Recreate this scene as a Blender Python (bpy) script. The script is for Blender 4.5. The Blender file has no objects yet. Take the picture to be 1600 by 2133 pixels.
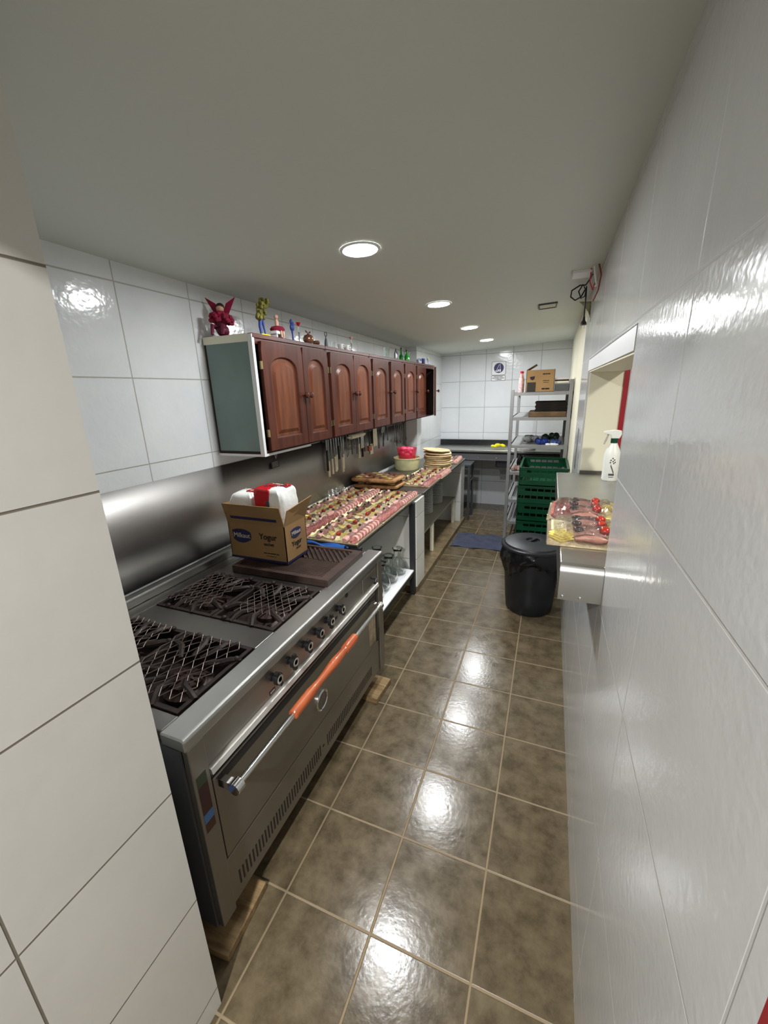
import bpy, math, random
from mathutils import Vector, Matrix
R = math.radians
PI = math.pi
scene = bpy.context.scene
COL = scene.collection

# ------------------------------------------------------------------ camera, world, exposure
cam_d = bpy.data.cameras.new('camera'); cam = bpy.data.objects.new('camera', cam_d); COL.objects.link(cam)
cam_d.sensor_fit = 'VERTICAL'; cam_d.sensor_height = 36.0; cam_d.lens = 838.38 / 2133 * 36.0
cam_d.clip_start = 0.02
RX = Vector((0.92773384, 0.37201655, -0.0302261)); RU = Vector((-0.07913231, 0.27518723, 0.95812842)); RF = Vector((-0.36475746, 0.88649629, -0.28473903))
cam.matrix_world = Matrix(((RX.x, RU.x, -RF.x, 0), (RX.y, RU.y, -RF.y, 0), (RX.z, RU.z, -RF.z, 1.6134), (0, 0, 0, 1)))
scene.camera = cam
scene.view_settings.view_transform = 'Standard'
scene.view_settings.look = 'None'
scene.view_settings.gamma = 1.0
scene.view_settings.use_curve_mapping = False
scene.view_settings.exposure = 1.0
LAMP_W = 185.0
WORLD = 0.16
BACK_W = 52.0
world = bpy.data.worlds.new('world'); scene.world = world; world.use_nodes = True
world.node_tree.nodes['Background'].inputs[0].default_value = (1.0, 0.97, 0.90, 1)
world.node_tree.nodes['Background'].inputs[1].default_value = WORLD

# ------------------------------------------------------------------ helpers
def lin(c):
    c /= 255.0
    return c / 12.92 if c <= 0.04045 else ((c + 0.055) / 1.055) ** 2.4
def S(r, g, b): return (lin(r), lin(g), lin(b), 1.0)

def mat(name, color, rough=0.5, metal=0.0, var=0.0, vscale=8.0, bump=0.0, bscale=40.0, trans=0.0, ior=1.45, coat=0.0,
        emit=None, estr=0.0, color2=None, stretch=None, detail=4.0, spec=None, alpha=1.0, rvar=0.0):
    m = bpy.data.materials.new(name); m.use_nodes = True
    nt = m.node_tree; n = nt.nodes; l = nt.links
    b = n['Principled BSDF']
    b.inputs['Base Color'].default_value = color
    b.inputs['Roughness'].default_value = rough
    b.inputs['Metallic'].default_value = metal
    b.inputs['Transmission Weight'].default_value = trans
    b.inputs['IOR'].default_value = ior
    b.inputs['Coat Weight'].default_value = coat
    b.inputs['Coat Roughness'].default_value = 0.1
    b.inputs['Alpha'].default_value = alpha
    if spec is not None: b.inputs['Specular IOR Level'].default_value = spec
    if emit:
        b.inputs['Emission Color'].default_value = emit; b.inputs['Emission Strength'].default_value = estr
    if var or bump or color2 or rvar:
        tc = n.new('ShaderNodeTexCoord'); mp = n.new('ShaderNodeMapping')
        if stretch: mp.inputs['Scale'].default_value = stretch
        l.new(tc.outputs['Object'], mp.inputs['Vector'])
        nz = n.new('ShaderNodeTexNoise'); nz.inputs['Scale'].default_value = vscale; nz.inputs['Detail'].default_value = detail
        l.new(mp.outputs['Vector'], nz.inputs['Vector'])
        if var or color2:
            cr = n.new('ShaderNodeValToRGB')
            c2 = color2 if color2 else tuple(max(0, min(1, x * (1 - var))) for x in color[:3]) + (1,)
            c1 = color if color2 else tuple(max(0, min(1, x * (1 + var * 0.5))) for x in color[:3]) + (1,)
            cr.color_ramp.elements[0].position = 0.35; cr.color_ramp.elements[0].color = c2
            cr.color_ramp.elements[1].position = 0.65; cr.color_ramp.elements[1].color = c1
            l.new(nz.outputs['Fac'], cr.inputs['Fac']); l.new(cr.outputs['Color'], b.inputs['Base Color'])
        if rvar:
            mr = n.new('ShaderNodeMapRange'); mr.inputs['To Min'].default_value = max(0, rough - rvar); mr.inputs['To Max'].default_value = min(1, rough + rvar)
            l.new(nz.outputs['Fac'], mr.inputs['Value']); l.new(mr.outputs['Result'], b.inputs['Roughness'])
        if bump:
            nb = n.new('ShaderNodeTexNoise'); nb.inputs['Scale'].default_value = bscale; nb.inputs['Detail'].default_value = 3
            l.new(mp.outputs['Vector'], nb.inputs['Vector'])
            bp = n.new('ShaderNodeBump'); bp.inputs['Strength'].default_value = 1.0; bp.inputs['Distance'].default_value = bump
            l.new(nb.outputs['Fac'], bp.inputs['Height']); l.new(bp.outputs['Normal'], b.inputs['Normal'])
    return m

def tile_mat(name, base, grout, axes, size, off, gw, rough, bump_d, bscale, base2=None, vscale=3.0, groove=0.0015, tilevar=0.0, rvar=0.0):
    """tiles with grout lines along two object axes (object space is metres, origin at the camera's foot)"""
    m = bpy.data.materials.new(name); m.use_nodes = True
    nt = m.node_tree; n = nt.nodes; l = nt.links; b = n['Principled BSDF']
    tc = n.new('ShaderNodeTexCoord'); sp = n.new('ShaderNodeSeparateXYZ'); l.new(tc.outputs['Object'], sp.inputs[0])
    def M(op, a, b_=None):
        k = n.new('ShaderNodeMath'); k.operation = op
        for i, v in enumerate((a, b_)):
            if v is None: continue
            if isinstance(v, (int, float)): k.inputs[i].default_value = v
            else: l.new(v, k.inputs[i])
        return k.outputs[0]
    masks = []; ids = []
    for ax, s, o in zip(axes, size, off):
        u = M('DIVIDE', M('SUBTRACT', sp.outputs[ax], o), s)
        fr = M('FRACT', u); ids.append(M('FLOOR', u))
        d = M('ABSOLUTE', M('SUBTRACT', fr, 0.5))
        mr = n.new('ShaderNodeMapRange'); l.new(d, mr.inputs['Value'])
        e = 0.5 - gw / s / 2
        mr.inputs['From Min'].default_value = e - 0.35 * gw / s; mr.inputs['From Max'].default_value = e + 0.05 * gw / s
        masks.append(mr.outputs['Result'])
    mask = M('MAXIMUM', masks[0], masks[1])
    nz = n.new('ShaderNodeTexNoise'); nz.inputs['Scale'].default_value = vscale; nz.inputs['Detail'].default_value = 8; nz.inputs['Roughness'].default_value = 0.65
    l.new(tc.outputs['Object'], nz.inputs['Vector'])
    cr = n.new('ShaderNodeValToRGB'); cr.color_ramp.elements[0].position = 0.36; cr.color_ramp.elements[1].position = 0.64
    cr.color_ramp.elements[0].color = base2 or base; cr.color_ramp.elements[1].color = base
    l.new(nz.outputs['Fac'], cr.inputs['Fac'])
    colout = cr.outputs['Color']
    if tilevar:
        wn = n.new('ShaderNodeTexWhiteNoise'); wn.noise_dimensions = '2D'
        cb = n.new('ShaderNodeCombineXYZ'); l.new(ids[0], cb.inputs[0]); l.new(ids[1], cb.inputs[1]); l.new(cb.outputs[0], wn.inputs['Vector'])
        mv = n.new('ShaderNodeMapRange'); mv.inputs['To Min'].default_value = 1 - tilevar; mv.inputs['To Max'].default_value = 1 + tilevar
        l.new(wn.outputs['Value'], mv.inputs['Value'])
        mx0 = n.new('ShaderNodeMix'); mx0.data_type = 'RGBA'; mx0.blend_type = 'MULTIPLY'; mx0.inputs[0].default_value = 1
        l.new(colout, mx0.inputs[6]); l.new(mv.outputs['Result'], mx0.inputs[7]); colout = mx0.outputs[2]
    mx = n.new('ShaderNodeMix'); mx.data_type = 'RGBA'; l.new(mask, mx.inputs[0]); l.new(colout, mx.inputs[6]); mx.inputs[7].default_value = grout
    l.new(mx.outputs[2], b.inputs['Base Color'])
    rr = n.new('ShaderNodeMapRange'); rr.inputs['To Min'].default_value = rough; rr.inputs['To Max'].default_value = 0.75
    l.new(mask, rr.inputs['Value'])
    if rvar:
        ra = n.new('ShaderNodeMapRange'); ra.inputs['To Min'].default_value = -rvar; ra.inputs['To Max'].default_value = rvar
        l.new(nz.outputs['Fac'], ra.inputs['Value']); l.new(M('ADD', rr.outputs['Result'], ra.outputs['Result']), b.inputs['Roughness'])
    else: l.new(rr.outputs['Result'], b.inputs['Roughness'])
    nb = n.new('ShaderNodeTexNoise'); nb.inputs['Scale'].default_value = bscale; nb.inputs['Detail'].default_value = 2
    l.new(tc.outputs['Object'], nb.inputs['Vector'])
    h = M('SUBTRACT', M('MULTIPLY', nb.outputs['Fac'], bump_d), M('MULTIPLY', mask, groove))
    bp = n.new('ShaderNodeBump'); bp.inputs['Distance'].default_value = 1.0; bp.inputs['Strength'].default_value = 1.0
    l.new(h, bp.inputs['Height']); l.new(bp.outputs['Normal'], b.inputs['Normal'])
    return m

ORG = {}
def org_of(o): return ORG.get(o.name, Vector((0, 0, 0))) if o else Vector((0, 0, 0))

class B:
    def __init__(s): s.v = []; s.f = []
    def add(s, vs, fs, M=None):
        k = len(s.v)
        for p in vs:
            p = Vector(p)
            s.v.append(M @ p if M else p)
        s.f += [tuple(i + k for i in f) for f in fs]
        return s
    def box(s, x0, y0, z0, x1, y1, z1, M=None):
        vs = [(x0, y0, z0), (x1, y0, z0), (x1, y1, z0), (x0, y1, z0), (x0, y0, z1), (x1, y0, z1), (x1, y1, z1), (x0, y1, z1)]
        return s.add(vs, [(0, 3, 2, 1), (4, 5, 6, 7), (0, 1, 5, 4), (1, 2, 6, 5), (2, 3, 7, 6), (3, 0, 4, 7)], M)
    def bar(s, a, b, w, h, up=(0, 0, 1)):
        a = Vector(a); b = Vector(b); d = b - a; L = d.length; d.normalize()
        sd = d.cross(Vector(up))
        if sd.length < 1e-4: sd = d.cross(Vector((1, 0, 0)))
        sd.normalize(); u = sd.cross(d)
        M = Matrix(((d.x, sd.x, u.x, a.x), (d.y, sd.y, u.y, a.y), (d.z, sd.z, u.z, a.z), (0, 0, 0, 1)))
        return s.box(0, -w / 2, -h / 2, L, w / 2, h / 2, M)
    def tube(s, pts, r, n=8, cap=True, closed=False):
        pts = [Vector(p) for p in pts]; N = len(pts); rs = r if isinstance(r, (list, tuple)) else [r] * N
        k = len(s.v); prev = None
        for i, p in enumerate(pts):
            if closed: t = pts[(i + 1) % N] - pts[i - 1]
            else: t = pts[min(i + 1, N - 1)] - pts[max(i - 1, 0)]
            t.normalize()
            if prev is None:
                a = t.cross(Vector((0, 0, 1)))
                if a.length < 1e-3: a = t.cross(Vector((1, 0, 0)))
            else: a = prev - t * prev.dot(t)
            a.normalize(); prev = a; c = t.cross(a)
            for j in range(n):
                an = 2 * PI * j / n; s.v.append(p + (a * math.cos(an) + c * math.sin(an)) * rs[i])
        for i in range(N if closed else N - 1):
            i2 = (i + 1) % N
            for j in range(n): s.f.append((k + i * n + j, k + i * n + (j + 1) % n, k + i2 * n + (j + 1) % n, k + i2 * n + j))
        if cap and not closed:
            s.f.append(tuple(k + j for j in reversed(range(n)))); s.f.append(tuple(k + (N - 1) * n + j for j in range(n)))
        return s
    def lathe(s, prof, c=(0, 0, 0), n=24, M=None, cap=True):
        k = len(s.v); vs = []; fs = []
        for (r, z) in prof:
            for j in range(n):
                a = 2 * PI * j / n; vs.append((c[0] + r * math.cos(a), c[1] + r * math.sin(a), c[2] + z))
        N = len(prof)
        for i in range(N - 1):
            for j in range(n): fs.append((i * n + j, i * n + (j + 1) % n, (i + 1) * n + (j + 1) % n, (i + 1) * n + j))
        if cap:
            fs.append(tuple(reversed(range(n)))); fs.append(tuple((N - 1) * n + j for j in range(n)))
        return s.add(vs, fs, M)
    def ball(s, c, r, sx=1, sy=1, sz=1, n=12, m=8, M=None):
        prof = [(max(1e-4, r * math.sin(PI * i / m)), -r * math.cos(PI * i / m)) for i in range(m + 1)]
        vs = []; fs = []
        for (q, z) in prof:
            for j in range(n): a = 2 * PI * j / n; vs.append((c[0] + sx * q * math.cos(a), c[1] + sy * q * math.sin(a), c[2] + sz * z))
        for i in range(m):
            for j in range(n): fs.append((i * n + j, i * n + (j + 1) % n, (i + 1) * n + (j + 1) % n, (i + 1) * n + j))
        return s.add(vs, fs, M)
    def prism(s, poly, z0, z1, M=None):
        n = len(poly)
        vs = [(p[0], p[1], z0) for p in poly] + [(p[0], p[1], z1) for p in poly]
        fs = [tuple(reversed(range(n))), tuple(range(n, 2 * n))] + [(i, (i + 1) % n, n + (i + 1) % n, n + i) for i in range(n)]
        return s.add(vs, fs, M)
    def sheet(s, nx, ny, fn, thick=0.0, M=None):
        vs = [fn(i / nx, j / ny) for j in range(ny + 1) for i in range(nx + 1)]
        fs = [(j * (nx + 1) + i, j * (nx + 1) + i + 1, (j + 1) * (nx + 1) + i + 1, (j + 1) * (nx + 1) + i) for j in range(ny) for i in range(nx)]
        if thick:
            K = len(vs); vs += [(p[0], p[1], p[2] - thick) for p in vs]
            fs += [tuple(reversed([a + K for a in f])) for f in list(fs)]
            edge = [i for i in range(nx)] ; W = nx + 1
            loop = [i for i in range(W)] + [(j + 1) * W - 1 for j in range(1, ny + 1)] + [ny * W + i for i in range(nx - 1, -1, -1)] + [j * W for j in range(ny - 1, 0, -1)]
            for a, b_ in zip(loop, loop[1:] + loop[:1]): fs.append((b_, a, a + K, b_ + K))
        return s.add(vs, fs, M)
    def build(s, name, m, parent=None, smooth=False, bevel=0.0, world=False, angle=40, seg=2):
        me = bpy.data.meshes.new(name)
        o0 = org_of(parent) if world else Vector((0, 0, 0))
        me.from_pydata([tuple(p - o0) for p in s.v], [], s.f); me.validate(); me.update()
        ms = m if isinstance(m, (list, tuple)) else [m]
        for q in ms: me.materials.append(q)
        if smooth:
            for p in me.polygons: p.use_smooth = True
            me.set_sharp_from_angle(angle=R(angle))
        o = bpy.data.objects.new(name, me); COL.objects.link(o)
        if parent: o.parent = parent; ORG[o.name] = ORG.get(parent.name, Vector((0, 0, 0)))
        if bevel:
            md = o.modifiers.new('bevel', 'BEVEL'); md.width = bevel; md.segments = seg; md.limit_method = 'ANGLE'; md.angle_limit = R(35)
        return o

def rot(ax, deg): return Matrix.Rotation(R(deg), 4, ax)
def T(x, y, z): return Matrix.Translation((x, y, z))

def tag(o, label, cat, group=None, kind=None):
    o['label'] = label; o['category'] = cat
    if group: o['group'] = group
    if kind: o['kind'] = kind
    return o
def thing(name, label, cat, loc=(0, 0, 0), rz=0, group=None, rx=0, ry=0):
    o = bpy.data.objects.new(name, None); COL.objects.link(o); o.location = loc; o.rotation_euler = (R(rx), R(ry), R(rz))
    o.empty_display_size = 0.05
    ORG[o.name] = Vector(loc)
    return tag(o, label, cat, group)
def struct(o): o['kind'] = 'structure'; return o
def copy_tree(o, parent=None):
    c = o.copy(); COL.objects.link(c)
    if parent: c.parent = parent
    for ch in list(o.children):
        copy_tree(ch, c)
    return c
def dup(o, loc, rz, label, group=None, rx=0, ry=0):
    c = copy_tree(o); c.location = loc; c.rotation_euler = (R(rx), R(ry), R(rz)); c['label'] = label
    if group: c['group'] = group
    ORG[c.name] = Vector(loc)
    return c
def text(body, size, m, parent, loc, rotd, name='lettering', ext=0.0004, align='CENTER', sx=1.0, shear=0.0, bold=0.0, world=True):
    cu = bpy.data.curves.new(name, 'FONT'); cu.body = body; cu.size = size; cu.align_x = align; cu.align_y = 'CENTER'; cu.extrude = ext; cu.shear = shear; cu.offset = bold
    t = bpy.data.objects.new('tmp_text', cu); COL.objects.link(t)
    dg = bpy.context.evaluated_depsgraph_get(); dg.update()
    me = bpy.data.meshes.new_from_object(t.evaluated_get(dg)); bpy.data.objects.remove(t); 
    me.name = name
    o0 = org_of(parent) if world else Vector((0, 0, 0))
    Mx = T(*(Vector(loc) - o0)) @ Matrix.Rotation(R(rotd[2]), 4, 'Z') @ Matrix.Rotation(R(rotd[1]), 4, 'Y') @ Matrix.Rotation(R(rotd[0]), 4, 'X') @ Matrix.Diagonal((sx, 1, 1, 1))
    me.transform(Mx); me.materials.clear(); me.materials.append(m)
    o = bpy.data.objects.new(name, me); COL.objects.link(o); o.parent = parent
    return o

def dashes(widths, h, m, parent, loc, rotd, gap=.003):
    q = B(); tot = sum(widths) + gap * (len(widths) - 1); x = -tot / 2
    Mx = T(*(Vector(loc))) @ Matrix.Rotation(R(rotd[2]), 4, 'Z') @ Matrix.Rotation(R(rotd[0]), 4, 'X')
    for w in widths:
        q.box(x, -h / 2, 0, x + w, h / 2, .0005, Mx); x += w + gap
    return q.build('small_print', m, parent, world=True)

# ------------------------------------------------------------------ materials
M_floor = tile_mat('floor_tile', S(106, 94, 73), S(136, 120, 94), (0, 1), (0.31, 0.30449), (-0.70265, 1.64599), 0.0055, 0.20, 0.00035, 60, base2=S(78, 68, 51), vscale=13, tilevar=0.05, rvar=0.10)
M_wallL = tile_mat('wall_tile_left', S(230, 232, 232), S(178, 176, 166), (1, 2), (0.362, 0.355), (1.228, 1.345), 0.0035, 0.12, 0.0010, 34, base2=S(220, 224, 226), tilevar=0.01, groove=0.0012)
M_wallB = tile_mat('wall_tile_back', S(226, 229, 232), S(165, 168, 170), (0, 2), (0.348, 0.345), (-1.204, 1.03), 0.0045, 0.14, 0.0010, 30, base2=S(220, 224, 228), tilevar=0.01, groove=0.0012)
M_wallR = tile_mat('wall_tile_right', S(206, 207, 206), S(188, 188, 184), (1, 2), (0.494, 0.404), (0.80, 1.3665), 0.0035, 0.14, 0.0005, 60, base2=S(199, 200, 199), tilevar=0.01, groove=0.0005)
M_wallF = tile_mat('wall_tile_front', S(213, 212, 206), S(120, 114, 100), (1, 2), (0.62, 0.3475), (0.156, 0.42), 0.0030, 0.28, 0.0004, 20, base2=S(207, 206, 200), tilevar=0.01, groove=0.0015)
M_part = tile_mat('partition_tile', S(222, 223, 218), S(160, 155, 140), (1, 2), (0.5, 0.36), (2.62, 0.30), 0.004, 0.2, 0.0008, 30, base2=S(210, 210, 204))
M_curb = tile_mat('curb_tile', S(128, 112, 86), S(70, 58, 42), (1, 2), (0.31, 3.0), (1.646, -1.0), 0.005, 0.3, 0.0006, 60, base2=S(92, 78, 56), vscale=9)
M_ceil = mat('ceiling_paint', S(210, 215, 207), 0.75, bump=0.0003, bscale=60)
M_cream = mat('cream_paint', S(236, 232, 208), 0.55, bump=0.0003, bscale=40)
M_white = mat('white_paint', S(232, 233, 232), 0.4)
M_red = mat('red_paint', S(150, 28, 40), 0.45)
M_steel = mat('stainless_steel', S(186, 186, 182), 0.36, 1.0, var=0.10, vscale=3, stretch=(1, 1, 1), rvar=0.06)
M_steelB = mat('brushed_backsplash_steel', S(166, 163, 160), 0.46, 1.0, var=0.12, vscale=2.2, rvar=0.08, bump=0.003, bscale=1.6)
M_steelD = mat('grey_steel', S(125, 123, 118), 0.36, 1.0, var=0.12, vscale=4, rvar=0.08)
M_steelF = mat('stove_front_steel', S(150, 146, 138), 0.40, 0.9, var=0.10, vscale=3, rvar=0.08)
M_chrome = mat('chrome', S(225, 225, 225), 0.12, 1.0)
M_iron = mat('cast_iron', S(52, 42, 38), 0.55, 0.3, var=0.35, vscale=18, bump=0.0015, bscale=60)
M_iron2 = mat('rusty_plate_iron', S(74, 58, 52), 0.5, 0.3, var=0.3, vscale=14, bump=0.001, bscale=70)
M_wire = mat('mesh_wire', S(146, 132, 124), 0.42, 0.7, var=0.3, vscale=20)
M_black = mat('black_plastic', S(24, 24, 25), 0.4)
M_bin = mat('black_bin_plastic', S(30, 31, 35), 0.42, var=0.3, vscale=10)
M_bag = mat('bin_bag_plastic', S(14, 14, 17), 0.22, bump=0.004, bscale=26)
M_dark = mat('dark_paint', S(38, 38, 40), 0.5)
M_dgrey = mat('dark_grey_metal', S(84, 86, 90), 0.45, 0.4)
M_rack = mat('grey_rack_paint', S(150, 150, 150), 0.45, 0.2, var=0.1, vscale=6)
M_wood2 = mat('cherry_wood_panel', S(108, 60, 36), 0.36, color2=S(80, 42, 26), vscale=4, stretch=(6, 6, 0.7), detail=4, spec=0.3)
M_wood = mat('cherry_wood', S(82, 42, 30), 0.36, color2=S(60, 29, 21), vscale=5, stretch=(6, 6, 0.7), detail=4, spec=0.25)
M_woodD = mat('dark_cherry_wood', S(86, 38, 30), 0.34, color2=S(54, 22, 18), vscale=5, stretch=(5, 0.6, 5), coat=0.2)
M_inner = mat('cabinet_inside', S(40, 18, 14), 0.7)
M_teal = mat('grey_green_board', S(124, 143, 139), 0.6, var=0.10, vscale=5)
M_orange = mat('orange_varnished_wood', S(188, 98, 54), 0.38, color2=S(156, 74, 40), vscale=9, stretch=(8, 1, 8), coat=0.2)
M_block = mat('rough_wood', S(150, 126, 88), 0.7, color2=S(108, 86, 56), vscale=6, stretch=(1, 8, 8))
M_card = mat('cardboard', S(158, 124, 80), 0.75, color2=S(140, 108, 68), vscale=4)
M_cardD = mat('cardboard_inside', S(120, 92, 58), 0.8)
M_navy = mat('navy_print', S(36, 36, 74), 0.6)
M_ink = mat('black_ink', S(32, 26, 22), 0.7)
M_ltext = mat('pale_print', S(186, 176, 166), 0.7)
M_tissue = mat('white_paper_pack', S(238, 238, 234), 0.45, bump=0.0015, bscale=50)
M_redp = mat('red_plastic_wrap', S(188, 24, 34), 0.25, bump=0.002, bscale=40)
M_yel = mat('yellow_cloth', S(232, 226, 20), 0.7, var=0.2, vscale=20)
M_blue = mat('blue_plastic', S(40, 84, 150), 0.3)
M_mat = mat('blue_floor_cloth', S(60, 65, 84), 0.9, var=0.25, vscale=12, bump=0.003, bscale=30)
M_green = mat('green_crate_plastic', S(6, 68, 42), 0.32, var=0.15, vscale=8)
M_plate = mat('white_china', S(226, 226, 222), 0.2, coat=0.3)
M_glass = mat('clear_glass', (0.93, 0.97, 0.95, 1), 0.02, trans=1.0, ior=1.45)
M_gglass = mat('green_glass', S(30, 150, 50), 0.05, trans=0.7)
M_cblack = mat('black_counter_stone', S(30, 31, 33), 0.25)
M_ivory = mat('ivory_handle', S(238, 230, 204), 0.4, var=0.1, vscale=20)
M_blade = mat('blade_steel', S(170, 172, 176), 0.25, 1.0)
M_ham = mat('cooked_ham', S(216, 172, 158), 0.38, color2=S(192, 138, 128), vscale=22, bump=0.001, bscale=60)
M_cured = mat('cured_ham', S(156, 112, 98), 0.4, color2=S(120, 76, 66), vscale=30, bump=0.001, bscale=60)
M_fat = mat('pale_sausage', S(222, 196, 180), 0.4, color2=S(206, 150, 140), vscale=40)
M_salami = mat('salami', S(184, 122, 112), 0.4, color2=S(142, 76, 72), vscale=70)
M_cheese = mat('yellow_cheese', S(250, 230, 128), 0.45, var=0.06, vscale=10)
M_cheese2 = mat('white_cheese', S(250, 238, 186), 0.45, var=0.06, vscale=10)
M_tomato = mat('cherry_tomato_skin', S(168, 48, 30), 0.15, color2=S(128, 30, 20), vscale=20)
M_olive = mat('olive_skin', S(62, 50, 52), 0.2, color2=S(36, 28, 32), vscale=30)
M_board = mat('platter_board', S(226, 206, 166), 0.5)
M_crust = mat('baked_dough', S(232, 214, 174), 0.7, color2=S(204, 170, 118), vscale=9, bump=0.003, bscale=24)
M_crustD = mat('brown_crust', S(178, 132, 84), 0.7, color2=S(112, 72, 42), vscale=16, bump=0.002, bscale=30)
M_tub = mat('cream_tub_plastic', S(214, 208, 160), 0.45, var=0.1, vscale=14)
M_pink = mat('pink_bag', S(250, 130, 160), 0.35, color2=S(232, 84, 120), vscale=10, bump=0.004, bscale=30)
M_redt = mat('red_tub_plastic', S(206, 30, 56), 0.3)
M_redc = mat('clear_red_plastic', S(226, 50, 80), 0.15, alpha=0.45)
M_magenta = mat('magenta_cloth', S(140, 14, 54), 0.8, var=0.3, vscale=30)
M_magenta2 = mat('plum_clay', S(104, 26, 56), 0.5, var=0.2, vscale=12)
M_skin = mat('doll_skin', S(206, 160, 134), 0.5)
M_hair = mat('dark_hair', S(40, 24, 20), 0.6)
M_feath = mat('olive_feather', S(140, 134, 66), 0.9, color2=S(84, 82, 34), vscale=40)
M_royal = mat('royal_blue', S(44, 66, 140), 0.5)
M_copper = mat('copper_glaze', S(150, 104, 84), 0.25, 0.7, var=0.3, vscale=14)
M_blueprint = mat('blue_and_white_glaze', S(214, 218, 228), 0.2, color2=S(40, 54, 130), vscale=45)

def film_mat():
    m = bpy.data.materials.new('cling_film'); m.use_nodes = True; nt = m.node_tree; n = nt.nodes; l = nt.links
    n.remove(n['Principled BSDF']); out = n['Material Output']
    tr = n.new('ShaderNodeBsdfTransparent'); gl = n.new('ShaderNodeBsdfGlossy'); gl.inputs['Roughness'].default_value = 0.07
    lw = n.new('ShaderNodeFresnel'); lw.inputs['IOR'].default_value = 1.5
    mx = n.new('ShaderNodeMixShader'); tc = n.new('ShaderNodeTexCoord')
    nz = n.new('ShaderNodeTexNoise'); nz.inputs['Scale'].default_value = 40; nz.inputs['Detail'].default_value = 4; nz.inputs['Distortion'].default_value = 2.5
    l.new(tc.outputs['Object'], nz.inputs['Vector'])
    bp = n.new('ShaderNodeBump'); bp.inputs['Distance'].default_value = 0.016; l.new(nz.outputs['Fac'], bp.inputs['Height'])
    l.new(bp.outputs['Normal'], gl.inputs['Normal']); l.new(bp.outputs['Normal'], lw.inputs['Normal'])
    am = n.new('ShaderNodeMath'); am.operation = 'MULTIPLY_ADD'; am.inputs[1].default_value = 1.0; am.inputs[2].default_value = 0.03; am.use_clamp = True; l.new(lw.outputs[0], am.inputs[0]); l.new(am.outputs[0], mx.inputs[0]); l.new(tr.outputs[0], mx.inputs[1]); l.new(gl.outputs[0], mx.inputs[2]); l.new(mx.outputs[0], out.inputs['Surface'])
    return m
M_film = film_mat()

# ------------------------------------------------------------------ the room
XR = 0.186; XL = -1.60; YB = 5.84
def zc(x, y): return 2.205 + 0.048 * (x - XR) - 0.010 * (y - 2)
b = B(); b.box(-2.2, -3.0, -0.05, 2.4, YB + 0.1, 0.0); struct(b.build('floor', M_floor))
b = B()
vs = []
for z_ in (0, 0.06):
    for (x, y) in ((-1.72, -0.27), (0.376, -0.27), (0.376, YB + 0.12), (-1.72, YB + 0.12)): vs.append((x, y, zc(x, y) + z_))
b.add(vs, [(0, 3, 2, 1), (4, 5, 6, 7), (0, 1, 5, 4), (1, 2, 6, 5), (2, 3, 7, 6), (3, 0, 4, 7)]); struct(b.build('ceiling', M_ceil))
b = B(); b.box(XL - 0.1, 0.44, 0, XL, 4.67, 2.2); b.box(XL - 0.1, 4.67, 0, -1.462, YB, 2.2); struct(b.build('wall_left', M_wallL))
b = B(); b.box(-1.7, YB, 0, 0.376, YB + 0.1, 2.2); struct(b.build('wall_back', M_wallB))
# right wall with the pass-through opening
OY0, OY1, OZ0, OZ1 = 1.262, 2.77, 1.055, 1.762
b = B()
b.box(XR, 0.275, 0, 0.376, OY0, 2.25); b.box(XR, OY0, 0, 0.376, OY1, OZ0); b.box(XR, OY0, OZ1, 0.376, OY1, 2.25); b.box(XR, OY1, 0, 0.376, 3.40, 2.25)
struct(b.build('wall_right', M_wallR))
b = B(); b.box(XR, 3.40, 0, 0.376, YB, 2.25); struct(b.build('wall_right_rear', M_cream))
b = B(); b.box(XR - 0.002, OY0 + 0.002, 1.697, 0.374, OY1 - 0.002, 1.757); struct(b.build('trim_1', M_white))
b = B(); b.box(XR + 0.012, OY1 - 0.012, OZ0, 0.374, OY1 + 0.0, 1.6965); b.box(XR + 0.004, OY0 + 0.0, 1.690, 0.374, OY1 - 0.012, 1.6965)
struct(b.build('trim_2', M_cream))
b = B(); b.box(0.374, OY1 - 0.020, OZ0, 0.400, OY1 + 0.1, 1.76); struct(b.build('trim_3', M_red))
b = B(); b.box(XR, 0.16, 0, 0.40, 0.275, 2.25); struct(b.build('trim_4', M_red))
b = B(); b.box(XR - 0.004, 3.02, 1.07, XR - 0.0005, 3.10, 1.34); struct(b.build('trim_5', M_steel))
# entrance side: tiled wall block beside the cooker and the lintel over the doorway
b = B(); b.box(-1.7, -0.27, 0, -0.72, 0.448, 2.30); struct(b.build('wall_entrance', M_wallF))
b = B(); b.box(-0.72, -0.27, 2.10, 0.376, -0.15, 2.35); b.box(XR, -0.27, 0, 0.376, -0.15, 2.10); struct(b.build('wall_front', M_wallF))
# tiled curb under the worktops and the tiled partitions that carry them
b = B(); b.box(XL, 2.90, 0, -0.915, 4.94, 0.055); struct(b.build('trim_6', M_curb))
b = B(); b.box(XL + 0.001, 2.90, 0.0551, -0.918, 3.12, 0.785); struct(b.build('wall_partition', M_part))
b = B(); b.box(-1.461, 4.74, 0.0551, -0.935, 4.94, 0.785); struct(b.build('wall_partition', M_part))

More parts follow.
